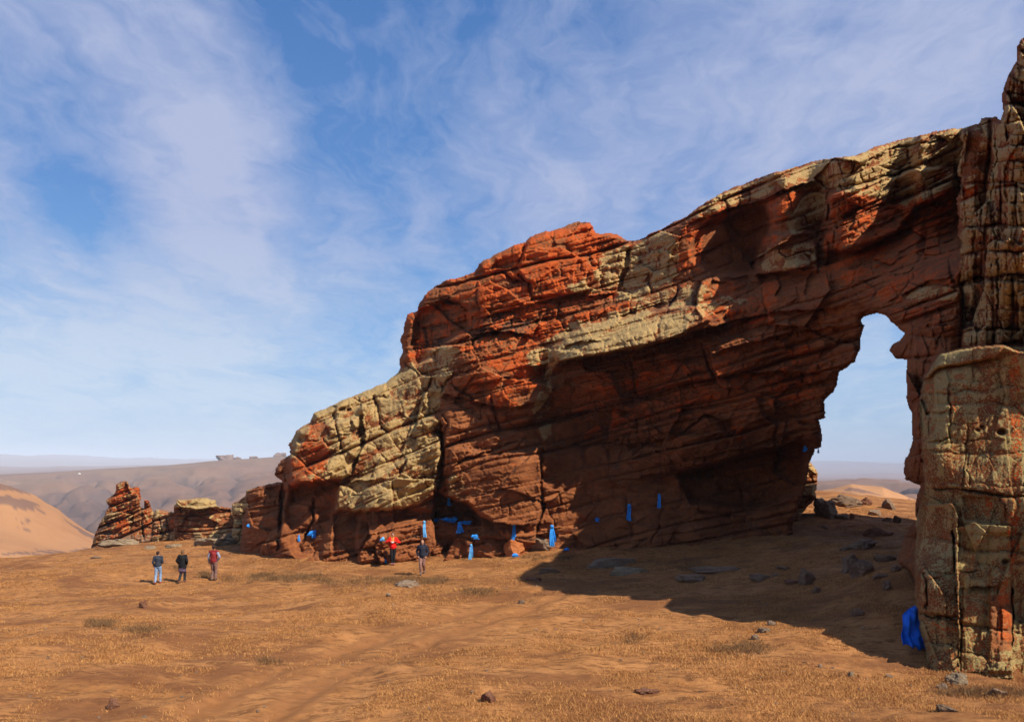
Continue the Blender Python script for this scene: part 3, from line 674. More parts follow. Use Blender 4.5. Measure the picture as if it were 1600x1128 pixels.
PT = [
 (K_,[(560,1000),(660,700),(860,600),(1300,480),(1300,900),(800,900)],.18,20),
 (Y_,[(455,712),(452,690),(490,645),(620,580),(690,540),(720,545),(700,600),(672,660),(655,700),(560,720),(540,750),(525,790),(540,800),(640,790),(680,760),(690,700),(690,660),(600,640),(555,760),(520,745),(470,750)],.70,10),
 (Y_,[(450,712),(452,690),(490,645),(620,580),(690,545),(705,560),(690,610),(670,660),(655,700),(600,700),(560,720),(545,745),(500,745),(470,700)],.70,16),
 (Y_,[(525,795),(530,765),(560,745),(600,700),(690,665),(688,745),(660,790),(560,800)],.72,12),
 (O_,[(462,700),(488,655),(520,655),(512,740),(455,752),(453,715)],.5,6),(Y_,[(462,715),(486,660),(515,665),(510,740),(455,752)],.12,12),
 (O_,[(450,752),(545,735),(540,756),(455,765)],.55,5),(O_,[(670,670),(690,668),(690,700),(680,760),(668,730)],.55,4),
 (O_,[(1000,500),(640,600),(630,480),(700,430),(830,365),(925,340),(990,375),(985,470)],.42,24),
 (O_,[(745,430),(825,370),(925,344),(975,372),(920,455),(840,470),(790,480),(740,470)],.66,16),(O_,[(720,600),(740,560),(850,500),(930,470),(970,480),(880,540),(850,600),(800,640),(740,640)],.54,20),
 (Y_,[(940,395),(985,378),(970,450),(905,462),(880,450),(925,430)],.62,6),(Y_,[(865,640),(850,600),(815,560),(850,530),(900,500),(930,500),(865,560),(860,640)],.55,6),(Y_,[(640,600),(650,560),(690,545),(705,570),(680,600)],.6,6),
 (Y_,[(862,545),(900,508),(1000,475),(1090,466),(1100,490),(1060,530),(970,552),(872,570)],.80,16),(Y_,[(975,395),(1040,356),(1060,380),(1060,430),(1000,470),(960,470),(975,430)],.66,6),(Y_,[(830,640),(845,610),(862,620),(862,680),(850,690)],.5,4),(Y_,[(700,740),(730,745),(720,780),(700,775)],.45,5),
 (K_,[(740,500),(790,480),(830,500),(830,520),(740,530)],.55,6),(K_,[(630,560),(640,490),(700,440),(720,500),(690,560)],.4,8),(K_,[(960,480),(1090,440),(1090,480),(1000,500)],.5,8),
 (Y_,[(1060,345),(1140,296),(1270,251),(1334,244),(1412,216),(1530,193),(1500,300),(1440,262),(1420,325),(1370,310),(1292,296),(1230,300),(1140,320),(1100,345)],.60,7),
 (O_,[(1095,325),(1125,312),(1140,340),(1110,360),(1075,385),(1060,370)],.7,6),(O_,[(1195,275),(1330,246),(1330,285),(1230,300),(1150,330),(1130,310)],.38,8),(O_,[(1040,380),(1100,370),(1100,430),(1050,430)],.5,8),
 (O_,[(1200,310),(1260,292),(1250,320),(1215,360),(1200,355)],.62,6),(O_,[(1285,345),(1410,318),(1395,362),(1340,390),(1290,392)],.60,14),(O_,[(1298,310),(1340,305),(1340,330),(1300,335)],.66,4),(O_,[(1060,440),(1220,440),(1210,510),(1080,500)],.48,10),(Y_,[(1260,300),(1290,300),(1290,340),(1240,370),(1225,350)],.6,6),
 (O_,[(1360,400),(1500,380),(1500,520),(1410,500),(1380,480)],.34,10),(O_,[(1190,370),(1215,365),(1215,380),(1190,384)],.7,3),
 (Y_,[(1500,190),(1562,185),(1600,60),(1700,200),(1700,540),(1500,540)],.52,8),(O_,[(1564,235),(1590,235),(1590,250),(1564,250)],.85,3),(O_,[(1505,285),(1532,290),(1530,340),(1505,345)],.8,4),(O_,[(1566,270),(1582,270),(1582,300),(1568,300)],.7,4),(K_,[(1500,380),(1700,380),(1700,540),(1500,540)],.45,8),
 (Y_,[(1409,465),(1450,440),(1496,450),(1496,470),(1440,470)],.45,6),
 (O_,[(1130,660),(1170,665),(1180,700),(1160,705)],.45,6),(O_,[(780,853),(805,848),(822,852),(818,868),(790,868)],.8,3)]
PT += [(O_,[(880,590),(1050,560),(1200,520),(1290,540),(1280,640),(1100,640),(960,690),(890,680)],.34,20),(O_,[(1290,300),(1440,262),(1492,262),(1490,420),(1380,470),(1280,440)],.50,14),(Y_,[(1300,262),(1440,225),(1495,215),(1495,290),(1430,318),(1330,300)],.62,12),(Y_,[(1180,390),(1275,375),(1280,420),(1190,430)],.5,8),(Y_,[(1000,455),(1090,440),(1180,470),(1100,500),(1010,490)],.42,12)]
PTP = [(Y_,PILLAR,.46,4),('spk',PILLAR,1.0,4),(K_,PILLAR,.22,4),(Y_,[(1437,600),(1470,553),(1568,539),(1560,556),(1467,572)],.60,3),(Y_,[(1432,786),(1490,786),(1498,850),(1436,870)],.48,5),(Y_,[(1494,818),(1580,820),(1578,900),(1540,905),(1500,900)],.46,4),
 (Y_,[(1575,540),(1720,560),(1720,760),(1585,770),(1560,720),(1580,640)],.58,4),(O_,[(1575,545),(1592,545),(1598,700),(1592,860),(1578,900),(1572,830),(1584,760),(1580,640)],.68,4),(Y_,[(1575,545),(1592,545),(1598,700),(1592,860),(1578,900),(1572,830),(1584,760),(1580,640)],.15,4),
 (O_,[(1484,600),(1496,620),(1500,650),(1485,680)],.7,3),(Y_,[(1484,600),(1496,620),(1500,650),(1485,680)],.0,3),(O_,[(1446,598),(1464,598),(1460,612),(1446,614)],.6,2),
 (Y_,[(1448,930),(1582,930),(1582,1060),(1448,1060)],.26,5),(O_,[(1548,915),(1582,895),(1582,1005),(1555,1012)],.58,14),(Y_,[(1545,905),(1582,900),(1582,1015),(1548,1020)],.05,5),('spk',[(1545,930),(1582,925),(1582,1015),(1548,1020)],.3,5),
 (O_,[(1445,965),(1495,968),(1495,990),(1470,985)],.5,5),(K_,[(1455,990),(1495,985),(1492,1025),(1460,1020)],.55,6),(Y_,[(1503,765),(1570,778),(1572,820),(1508,812)],.22,4),(O_,[(1540,780),(1550,780),(1548,815),(1540,812)],.6,3),(K_,[(1503,765),(1570,778),(1572,820),(1508,812)],.3,4),
 (K_,[(1448,700),(1512,700),(1512,762),(1450,758)],.28,6)]
arch = empty('natural_arch', (3, 44, gz(3, 42)))
tag(arch, 'huge red brown rock arch crusted with yellow and orange lichen', 'rock arch')
PSLAB = [(PILLAR, 'P', 0)]
def pillar_dc():
    # plane of the near pillar: a corner at px 1575, its left face turned from the sun
    return None
# the near pillar stands in front of the tower: metres nearer, varying with column
pil = []
for x0, x1, dv in ((1400,1450,0),(1450,1500,0),(1500,1550,0)): pass
ARCH_SL = SL+CAVE
# control depths of the pillar itself are imposed through a large slab cut
DCP = {1432:5.3, 1460:4.6, 1500:4.4}
def to_arch(DCin):
    out = []
    for a, b, d in DCin: out.append((a, b, d))
    return out
_par = [('summit_crag',[(600,585),(620,580),(650,575),(680,545),(735,530),(842,505),(870,500),(960,470),(985,375),(1000,330),(600,330)]),
 ('buttress',[(300,900),(300,500),(620,500),(620,580),(650,575),(680,545),(700,600),(672,660),(690,700),(685,760),(677,812),(676,930),(300,930)]),
 ('near_pillar',PILLAR),
 ('tower',[(1499,150),(1499,205),(1497,390),(1500,525),(1470,553),(1440,600),(1446,760),(1437,790),(1431,810),(1428,950),(1380,950),(1380,490),(1391,503),(1420,480),(1460,440),(1497,420),(1540,0),(1900,0),(1900,1200),(1380,1200),(1380,490)]),
 ('span',[(985,375),(960,470),(1090,478),(1150,500),(1300,480),(1350,496),(1375,485),(1391,503),(1470,480),(1497,420),(1499,205),(1520,150),(1000,300)]),
 ('overhung_wall',None)]
_par[3] = ('tower',[(1497,150),(1499,205),(1497,390),(1500,440),(1440,470),(1391,503),(1375,530),(1375,900),(1428,950),(1900,1200),(1900,0),(1497,0)])
# --- the pillar's own depth field is merged inside rock_body through DC: add its points and a sharp slab
pc = []
P_SL = [(PILLAR, 3.6, 2)]
DC2 = list(DC)+[(1440,1040,23.6),(1500,1036,23.0),(1560,1030,22.7),(1600,1015,22.9),(1440,900,24.2),(1500,900,23.5),(1570,900,23.1),(1445,700,25.0),(1500,700,24.3),(1575,700,23.6),(1480,590,24.9),(1570,580,23.9),(1640,700,23.4),(1640,900,23.2)]
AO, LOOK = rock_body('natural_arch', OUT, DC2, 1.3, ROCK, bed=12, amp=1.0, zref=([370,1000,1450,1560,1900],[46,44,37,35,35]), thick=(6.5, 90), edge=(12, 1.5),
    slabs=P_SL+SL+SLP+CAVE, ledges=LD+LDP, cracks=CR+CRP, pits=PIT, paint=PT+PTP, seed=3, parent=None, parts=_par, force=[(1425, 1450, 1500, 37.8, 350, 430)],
    beds=[([(440,740),(450,640),(640,560),(700,600),(680,800),(440,860)],21,20)],
    amps=[(PILLAR,.15,4),([(864,545),(905,510),(1050,480),(1120,478),(1110,505),(1050,530),(969,550),(872,568)],.42,6),([(705,720),(840,700),(846,850),(760,840)],.40,10),([(870,700),(1040,720),(1040,860),(860,860)],.55,24),([(450,765),(670,800),(670,880),(430,880)],.8,16),([(1380,500),(1432,500),(1432,900),(1380,900)],.55,6)],
    vertp=[(1497,150),(1497,520),(1380,520),(1380,1100),(1900,1100),(1900,0),(1497,0)])
for o in AO: o.parent = arch; o.matrix_parent_inverse = Matrix.Translation(-arch.location)
# @@REST@@
# ------------------------------------------------------------------ unseen rock added right of the frame to shade the ground under the arch
SH_OUT = [(1775,420),(1790,200),(1830,50),(1950,-90),(2100,-250),(2260,-320),(2450,-340),(2640,-240),(2760,300),(2800,800),(2820,1150),(1800,1150),(1805,800)]
SO, _ = rock_body('shade_shoulder', SH_OUT, [(1800,300,23.4),(1800,1000,21.6),(2200,0,25),(2200,900,24.5),(2600,0,27.5),(2650,1000,28)], 5.0, ROCK, bed=4, amp=1, thick=(7, 160), edge=(60, 1.5), seed=21,
    paint=[(Y_,[(1700,-300),(2800,-300),(2800,1200),(1700,1200)],.5,10),(O_,[(1700,-300),(2800,-300),(2800,1200),(1700,1200)],.42,10)], parent=arch)
for o in SO: o.matrix_parent_inverse = Matrix.Translation(-arch.location)

# ------------------------------------------------------------------ lesser outcrops
def outcrop(name, label, cat, group, out, dc, paint, seed, **k):
    kw = dict(bed=6, amp=.8, thick=(4.5, 30), edge=(7, 1.0), cell=.8, rag=2.0); kw.update(k)
    o, look = rock_body(name, out, dc, k.pop('step', .9) if False else .9, ROCK, paint=paint, seed=seed, **kw)
    tag(o[0], label, cat, group); return look
big = [(0,0),(1600,0),(1600,1128),(0,1128)]
outcrop('rock_spire', 'ragged orange spire standing at the left edge of the meadow', 'rock', 'low outcrops at the left edge of the meadow',
    [(138,866),(147,838),(153,822),(163,804),(169,792),(166,781),(179,770),(180,757),(190,750),(201,752),(204,761),(218,760),(221,776),(219,791),(224,793),(225,781),(233,780),(236,793),(241,800),(246,870)],
    [(150,850,65),(200,850,64.5),(240,845,64),(190,760,66),(230,790,65.5)],
    [(O_,big,.20,5),(Y_,big,.34,5),('pale',big,.30,5),(O_,[(178,756),(220,758),(222,778),(205,800),(205,835),(185,835),(186,800),(172,790)],.62,6),(O_,[(224,780),(234,780),(238,830),(226,836)],.5,3),('pale',[(140,870),(165,834),(250,834),(260,870)],.75,4),(K_,[(150,840),(165,800),(178,800),(175,840)],.6,4)], 31,
    ledges=[([(206,795),(208,830)],.5,5),([(170,812),(195,806)],.5,5),([(172,790),(200,786)],.4,4)], cracks=[([(222,792),(224,842)],1.5,1.0)], bed=18, amp=.9)
outcrop('broken_wall_outcrop', 'low broken rock wall with upright joints, between the orange spire and the flat capped outcrop', 'rock', 'low outcrops at the left edge of the meadow',
    [(238,866),(239,806),(243,793),(250,794),(262,798),(275,801),(282,806),(286,866)],
    [(240,846,63.5),(280,843,63),(250,800,64.8),(275,804,64)],
    [(O_,big,.18,5),(Y_,big,.36,5),('pale',big,.40,5),(O_,[(266,812),(276,812),(276,834),(266,834)],.65,3),(O_,[(240,812),(250,812),(248,838),(240,838)],.5,3)], 37, bed=10, cracks=[([(250,800),(252,836)],1.2,.6),([(264,802),(262,836)],1.2,.6)], vertp=None)
outcrop('flat_capped_outcrop', 'low outcrop under a flat yellow cap rock, left of the arch', 'rock', 'low outcrops at the left edge of the meadow',
    [(268,864),(270,830),(272,808),(270,792),(276,781),(308,777),(337,780),(341,790),(360,793),(366,806),(385,812),(392,862)],
    [(275,842,63),(380,846,60),(275,790,64),(360,800,62.5),(310,835,61.5)],
    [(Y_,[(270,792),(276,778),(340,776),(344,792),(300,796)],.8,2),(Y_,big,.36,5),(Y_,[(270,792),(276,778),(340,776),(344,792),(300,796)],.85,2),(O_,[(325,795),(340,793),(338,800),(325,802)],.6,2),('pale',[(270,805),(370,800),(370,860),(270,860)],.35,5)], 41,
    ledges=[([(278,791),(305,795),(340,791)],1.4,7),([(342,794),(362,796)],.5,4)], bed=3, slabs=[([(268,792),(276,778),(340,776),(344,792),(305,796)],.9,2)])
outcrop('stacked_ledge_rock', 'small stack of yellow ledges against the far left foot of the arch', 'rock', 'low outcrops at the left edge of the meadow',
    [(360,835),(365,815),(361,800),(362,785),(372,782),(383,773),(384,765),(404,760),(420,790),(420,860),(366,850)],
    [(365,830,55),(385,830,54),(370,790,56),(400,770,54)],
    [(Y_,big,.62,5),(O_,[(386,770),(400,765),(400,790),(388,790)],.55,3)], 43, ledges=[([(362,806),(392,804)],.9,6),([(364,818),(386,820)],.5,4),([(384,772),(402,768)],.7,5)], bed=2)
outcrop('orange_outcrop', 'sunlit orange and yellow outcrop showing just behind the left side of the opening', 'rock', None,
    [(1205,880),(1205,735),(1258,722),(1266,722),(1275,732),(1279,740),(1278,754),(1274,768),(1277,780),(1262,792),(1253,806),(1246,824),(1240,880)],
    [(1220,840,47.2),(1240,830,47),(1270,740,49),(1230,740,49)],
    [(Y_,big,.55,4),(O_,[(1230,760),(1280,760),(1280,840),(1230,840)],.52,5)], 47, ledges=[([(1262,752),(1279,751)],.5,4),([(1255,781),(1277,779)],.5,4)])

# ------------------------------------------------------------------ boulders and slabs
def rock_mesh(w, dpt, h, seed, flat=.0, sub=5, cuts=18, rough=.05):
    rnd = random.Random(seed)
    bm = bmesh.new(); bmesh.ops.create_icosphere(bm, subdivisions=sub, radius=1)
    V = np.array([v.co[:] for v in bm.verts])
    for k in range(cuts):
        n = Vector((rnd.gauss(0, 1), rnd.gauss(0, 1), rnd.gauss(0, .8))).normalized(); c = rnd.uniform(.50, .95)
        if k == 0: n = Vector((rnd.uniform(-.15, .15), rnd.uniform(-.2, .1), 1) if flat else (rnd.uniform(-.1, .7), rnd.uniform(-.7, .1), 1)).normalized(); c = .62-.1*flat
        nn = np.array(n); dd = V@nn-c
        V = V-np.outer(np.maximum(dd, 0)*.96, nn)
    nz = fbm(V[:, 0]*2.2+seed, V[:, 1]*2.2+V[:, 2]*1.7, seed, 5)
    V = V*(1+(rough+.03)*3.2*nz)[:, None]; V = V-V*(np.abs(fbm(V[:, 0]*3+V[:, 1]*2, V[:, 2]*5-V[:, 1], seed+8, 4))*-.22*1)[:, None]*-1
    V = V*np.array([w/2/.86, dpt/2/.86, h/2/.62])
    bd = np.abs(fbm(V[:, 0]*1.3/max(w, .01)*3+seed, V[:, 2]/max(h, .01)*6, seed+3, 3))*rough*1.2*h
    V[:, 1] += bd
    for v, c in zip(bm.verts, V): v.co = c
    me = bpy.data.meshes.new('boulder'); bm.to_mesh(me); bm.free()
    me.polygons.foreach_set('use_smooth', np.full(len(me.polygons), sub > 3)); return me
def boulder(name, label, px, py, wp, hp, mat, seed, group=None, dd=.75, rz=0, tilt=0, sink=.3, cat='rock', flat=0, rough=.06, sub=5, pt=None):
    p = pt or gpt(px, py); k = p.y/F; w = wp*k; h = hp*k/(1-sink)
    me = rock_mesh(w, w*dd, h, seed, flat, sub, rough=rough); me.materials.append(mat)
    o = link(name, me); o.location = (p.x, p.y+w*dd*.25, p.z+h*(.5-sink)); o.rotation_euler = (0, R(tilt), R(rz))
    return tag(o, label, cat, group)
B = boulder
BROWN = stone_mat('brown_stone', (.25, .145, .088), (.33, .20, .12), (.42, .30, .18))
gA = 'boulders on the sunlit rise behind the opening'; gS = 'rocks in the shade under the arch'; gF = 'stones strewn on the foreground grass'; gM = 'flat slabs by the shadow edge'
B('boulder','big grey pointed boulder, largest on the sunlit rise behind the opening',1296,807,56,25,GREY,12,gA,rz=80,dd=.6)
B('rock_slab','dark ribbed rock shelf just behind the big grey pointed boulder',1322,790,52,14,DARKST,2,gA,rough=.1,dd=.5)
B('flat_stone','pale flat stone lying at the foot of the big grey pointed boulder',1315,811,28,8,PALE,3,gA,flat=1)
B('stone','small red stone right of the pale flat stone behind the opening',1332,811,7,8,REDST,4,gA)
B('boulder','reddish low boulder upper right of the dark ribbed shelf',1357,789,22,10,REDST,5,gA,tilt=12)
B('boulder','brown slanting boulder highest and farthest right on the sunlit rise',1392,796,20,12,DARKST,6,gA,tilt=18)
B('stone','pale pinkish stone in the middle of the sunlit rise',1370,806,18,8,PALE,7,gA)
B('stone','grey low stone left of the dark knobbly one on the rise',1386,815,18,6,GREY,8,gA)
B('boulder','dark knobbly stone nearest the pillar on the sunlit rise',1401,817,13,10,DARKST,9,gA,rough=.12)
B('boulder','rounded reddish mound at the shadow edge behind the opening',1378,837,40,9,REDST,10,gA,sink=.5)
B('flat_stone','small pale stone on bare grass below the grey pointed boulder',1290,826,12,4,PALE,11,gA)
B('rubble_heap','heap of dark broken rocks in the middle of the arch shadow',1350,858,46,12,BROWN,12,gS,rough=.16)
B('stone','small dark rock right beside the heap of dark broken rocks',1322,860,18,5,BROWN,13,gS,rough=.12)
B('boulder','dark boulder against the apron left of the pillar',1388,877,30,9,BROWN,14,gS,rough=.12)
B('boulder','tall grey faceted rock left of the pillar, in shade',1330,893,34,22,BROWN,15,gS,rz=30,rough=.1)
B('boulder','grey flat-topped rock right of the tall faceted rock in shade',1352,898,44,17,BROWN,16,gS,rz=-10)
B('boulder','grey triangular boulder alone in the arch shadow',1263,914,30,20,BROWN,17,gS,rz=15)
B('flat_stone','long low red stone left of the grey triangular boulder',1238,912,26,5,REDST,18,gS,flat=1)
B('stone','small pale stone right below the grey triangular boulder',1277,927,17,8,BROWN,19,gS)
B('flat_stone','flat grey slab at left of the shaded rocks',1226,890,26,4,BROWN,20,gS,flat=1)
B('flat_stone','little grey slab just below another flat grey slab in shade',1215,900,17,4,BROWN,21,gS,flat=1)
B('boulder','upright narrow rock in shade near the pillar',1388,921,15,12,BROWN,22,gS)
B('stone','lone rounded grey stone in the shade above the shadow edge',1342,962,18,10,BROWN,23,gS)
B('flat_stone','low slab right of the tall faceted rock, before the pillar',1378,904,26,5,BROWN,24,gS,flat=1)
B('stone','small half-buried rock between the low slab and the pillar',1402,893,20,7,BROWN,25,gS)
B('rock_slab','largest flat pale slab at the edge of the arch shadow',960,886,84,15,PALE,26,gM,flat=1,dd=.35,sink=.4,rough=.03)
B('rock_slab','sunken grey slab in front of the largest pale slab',984,897,52,10,GREY,27,gM,flat=1,dd=.4,sink=.45)
B('rock_slab','dark grey low slab left of the largest pale slab',858,895,34,8,BROWN,28,gM,flat=1,dd=.5)
B('flat_stone','reddish thin slab near the shadow tip',834,907,28,5,REDST,29,gM,flat=1,dd=.5)
B('rock_slab','grey ledge rising in the middle of the shadow',1084,909,54,10,BROWN,30,gM,flat=1,dd=.5)
B('flat_stone','long low grey ledge right of the pale slab, in shadow',1130,892,100,6,BROWN,31,gM,flat=1,dd=.3,sink=.5)
B('flat_stone','grey slab halfway between shaded ledge and triangular boulder',1190,907,34,9,BROWN,32,gM,flat=1)
B('stone','pinkish pebble just below the shadow edge, nearest the camera of three',1182,1000,13,8,PALE,33,gF)
B('flat_stone','tan flat stone in the middle of three below the shadow edge',1195,988,26,7,PALE,34,gF,flat=1)
B('stone','tan stone touching the shadow edge, farthest of three',1207,977,14,7,PALE,35,gF)
B('flat_stone','flat mauve stone half sunk in foreground grass, centre right',1010,1084,34,8,REDST,36,gF,flat=1)
B('stone','tiny tan stone right of the grass tussocks in the foreground',1282,1043,9,5,PALE,37,gF)
B('stone','tiny grey stone below and left of the pillar foot',1330,1058,9,7,GREY,38,gF)
B('flat_stone','thin pale stone below the blue cloth at the pillar',1390,1059,13,4,PALE,39,gF)
B('boulder','grey stone on broken turf in front of the pillar',1502,1072,34,15,GREY,40,gF,rough=.1)
B('stone','tan stone left of the grey stone in front of the pillar',1475,1076,18,6,PALE,41,gF)
B('stone','brown stone on broken turf at the lower right corner',1562,1088,26,10,BROWN,42,gF,rough=.12)
B('stone','dark lump of turf and stone at the bottom right',1480,1112,30,7,DARKST,46,gF,rough=.14)
B('stone','red angular stone at the bottom centre',766,1099,24,13,REDST,43,gF)
B('stone','red rounded stone at the bottom left',175,1108,17,14,REDST,44,gF)
B('stone','red stone in the grass left of the walkers, alone',223,950,13,9,REDST,45,gF)
B('rock_slab','pale cracked slab flush with the grass below the person in navy',634,918,44,9,PALE,47,gF,flat=1,dd=.6,rough=.08)
B('flat_stone','small pale stone left below the pale cracked slab',607,932,10,5,PALE,48,gF)
B('flat_stone','dark brown clod lying alone on the track',815,944,13,5,DARKST,49,gF)
B('flat_stone','dark stone among others near the left meadow edge',149,873,18,3,DARKST,50,None,flat=1)
gL = 'thin ledges in the grass before the left outcrops'
B('rock_slab','long dark ledge in the grass below the flat capped outcrop',272,855,26,5,GREY,51,gL,flat=1,dd=.4)
B('rock_slab','wide grey ledge in the grass right below the flat capped outcrop',325,852,74,11,GREY,52,gL,flat=1,dd=.4,rough=.09)
B('rock_slab','grey ledge beneath the orange spire',190,852,60,10,GREY,53,gL,flat=1,dd=.4,rough=.09)
B('rock_slab','short ledge between the long dark ledge and the spire',235,858,22,5,GREY,54,gL,flat=1,dd=.4)
B('rock_slab','low shelf in the shade left of the arch foot',362,848,50,16,DARKST,55,gL,flat=1,dd=.6,rough=.09)
# blocks of the little altar at the foot of the wall
def onrock(px, py, off=.1):
    d = LOOK(px, py)[0]-off; return Vector(P3(px, py, d))
gB = 'fallen blocks at the foot of the wall'
def block(label, px, py, wp, hp, mat, seed, dpt=.8, off=.25):
    d = LOOK(px, py-hp/2)[1]-off; g = gpt(px, py); d = min(d, g.y+.3) if False else d
    z0 = gz((px-CX)/F*d, d); B('fallen_block', label, px, py, wp, hp, mat, seed, gB, dd=dpt, sink=.12, pt=Vector(((px-CX)/F*d, d, max(z0, (HY-py)/F*d))), rough=.05)
block('red block carrying the widest blue scarf, under the small cave',695,842,58,24,ROCK,61)
block('orange cubic block at ground level below the small cave',717,874,34,26,ROCK,62,off=.7)
block('brown block under the narrow scarf left of the small cave',668,850,28,30,ROCK,63,off=.1)
block('long brown block right of the orange cubic block',768,872,56,24,ROCK,64,off=.2)
block('low brown block under the knotted scarf bundle',757,850,44,12,ROCK,65,off=.3)
block('round bright orange boulder at the foot of the wall',801,876,44,24,stone_mat('orange_stone',(.50,.15,.04),(.56,.19,.06),(.42,.14,.05)),66,off=.7)
block('pale low block right of the bright orange boulder',846,873,44,18,PALE,67,off=.3)
MAUVE = stone_mat('mauve_rock', (.17, .095, .065), (.20, .12, .085), (.24, .15, .11))
# skyline tors on the far plateau
def crest(px, d0, d1):
    d = np.linspace(d0, d1, 300); x = (px-CX)/F*d; z = gh(x, d); i = np.argmax(z/d); return Vector((x[i], d[i], z[i]))
for k, (px, wp, hp, lb) in enumerate([(351,30,9,'largest skyline crag on the far plateau, at its left step'),(370,11,4,'small round crag on the plateau skyline, second from left'),(396,14,4,'small crag on the plateau skyline, third from left'),(436,24,7,'flat crag on the plateau skyline touching the arch')]):
    p = crest(px, 1900, 2700); B('far_crag', lb, px, 0, wp, hp, MAUVE, 70+k, 'crags on the plateau skyline', pt=p, sink=.35, dd=1.2, sub=4, flat=1)
# tiny white tent
def far_pt(px, py):
    d = np.linspace(700, 2700, 1500); x = (px-CX)/F*d; z = (HY-py)/F*d; g = gh(x, d); i = np.argmax(z <= g); return Vector((x[i], d[i], g[i]))
def tent():
    p = far_pt(124, 741)
    root = empty('round_tent', p); tag(root, 'tiny white round tent far off on the plateau', 'tent')
    bm = bmesh.new(); bmesh.ops.create_cone(bm, cap_ends=True, segments=24, radius1=3.2, radius2=3.1, depth=1.8, matrix=Matrix.Translation((0, 0, .9)))
    me = bpy.data.meshes.new('wall'); bm.to_mesh(me); bm.free(); m = cloth_mat('white_felt', (.8, .78, .74), .08); link('wall', me, m, root)
    bm = bmesh.new(); bmesh.ops.create_cone(bm, cap_ends=True, segments=24, radius1=3.35, radius2=.6, depth=1.3, matrix=Matrix.Translation((0, 0, 2.46)))
    me = bpy.data.meshes.new('roof'); bm.to_mesh(me); bm.free(); link('roof', me, m, root)
    bm = bmesh.new(); bmesh.ops.create_cube(bm, size=1, matrix=Matrix.Translation((0, -3.15, .75)) @ Matrix.Diagonal((.9, .1, 1.5, 1)))
    me = bpy.data.meshes.new('door'); bm.to_mesh(me); bm.free(); link('door', me, REDST, root)
tent()

# ------------------------------------------------------------------ blue prayer scarves
def strip(bm, top, length, w0, w1, seed, sway=0.0, dip=None, folds=3.0):
    """a hanging folded length of silk; y is depth towards the camera"""
    rnd = random.Random(seed); n, m = 26, 14; ph = rnd.uniform(0, 6); rows = []
    for i in range(n+1):
        t = i/n; w = w0+(w1-w0)*(t**.8)*(1+.15*math.sin(5*t+ph)); row = []
        cx = sway*t+.05*length*math.sin(3.1*t+ph)*t
        for j in range(m+1):
            u = j/m-.5
            f = math.sin(u*folds*6.28+ph+1.5*t)*(.35+.3*math.sin(3*t+ph))*max(w, .03)*.28
            zz = -length*t-(.10*length*(abs(math.sin(u*9+ph)))*t if i > n-4 else 0)
            row.append(bm.verts.new((top[0]+cx+u*w, top[1]+f-.04*math.sin(t*3.14), top[2]+zz)))
        rows.append(row)
    for a, b in zip(rows[:-1], rows[1:]):
        for j in range(m): bm.faces.new((a[j], b[j], b[j+1], a[j+1]))
def lump(bm, c, rx, ry, rz, seed):
    r = bmesh.ops.create_icosphere(bm, subdivisions=3, radius=1)
    P = np.array([v.co[:] for v in r['verts']])
    n = np.abs(fbm(P[:, 0]*2.6+seed, P[:, 2]*2.6+P[:, 1]*2, seed, 3))
    P = P*(.72+1.1*n)[:, None]
    for v, q in zip(r['verts'], P): v.co = (c[0]+q[0]*rx, c[1]+q[1]*ry, c[2]+q[2]*rz)
def scarf(label, px, py, wp, hp, kind='hang', mat=SILK, on='rock', seed=1, off=.14):
    """px, py: centre of the top edge; wp, hp: size in the photograph"""
    if on == 'ground': g = gpt(px, py+hp); k = g.y/F; top = Vector((g.x, g.y, g.z+hp*k))
    else: top = onrock(px, py+hp*.4, off); k = top.y/F; top = Vector(((px-CX)*k, top.y, (HY-py)*k))
    w, h = wp*k*.8, hp*k*.95; bm = bmesh.new(); rnd = random.Random(seed)
    if kind == 'hang':
        strip(bm, (0, 0, 0), h, w*.35, w*.75, seed, sway=rnd.uniform(-.2, .2)*w)
        strip(bm, (w*.08, .02, -.02*h), h*rnd.uniform(.72, .9), w*.3, w*.6, seed+9, sway=rnd.uniform(-.25, .25)*w)
        lump(bm, (0, -.02, -.05*h), w*.28, w*.16, min(w*.25, h*.12), seed)
    elif kind == 'bunch':
        lump(bm, (0, .02, -h*.4), w*.30, min(w*.22, .18), h*.30, seed)
        for q in range(6):
            strip(bm, (rnd.uniform(-.3, .3)*w, -.04-.03*rnd.random(), -h*rnd.uniform(0, .45)), h*rnd.uniform(.3, .6), w*rnd.uniform(.12, .25), w*rnd.uniform(.25, .5), seed+q*5, sway=rnd.uniform(-.4, .4)*w)
    elif kind == 'drape':
        n = max(3, int(w/.28))
        for i in range(n):
            u = (i+.5)/n-.5
            strip(bm, (u*w, rnd.uniform(-.03, .03), -rnd.uniform(0, .25)*h), h*rnd.uniform(.5, 1.0), w/n*.9, w/n*rnd.uniform(.7, 1.5), seed+i*3)
        for i in range(n+1): lump(bm, ((i/n-.5)*w, 0, -h*rnd.uniform(.05, .25)), w/n*.62, .12, h*.2, seed+i)
    me = bpy.data.meshes.new('scarf'); bm.to_mesh(me); bm.free(); me.polygons.foreach_set('use_smooth', np.full(len(me.polygons), True)); me.materials.append(mat)
    o = link('prayer_scarf', me); o.location = top
    s = o.modifiers.new('thick', 'SOLIDIFY'); s.thickness = .006
    return tag(o, label, 'scarf', 'blue prayer scarves tied about the arch')
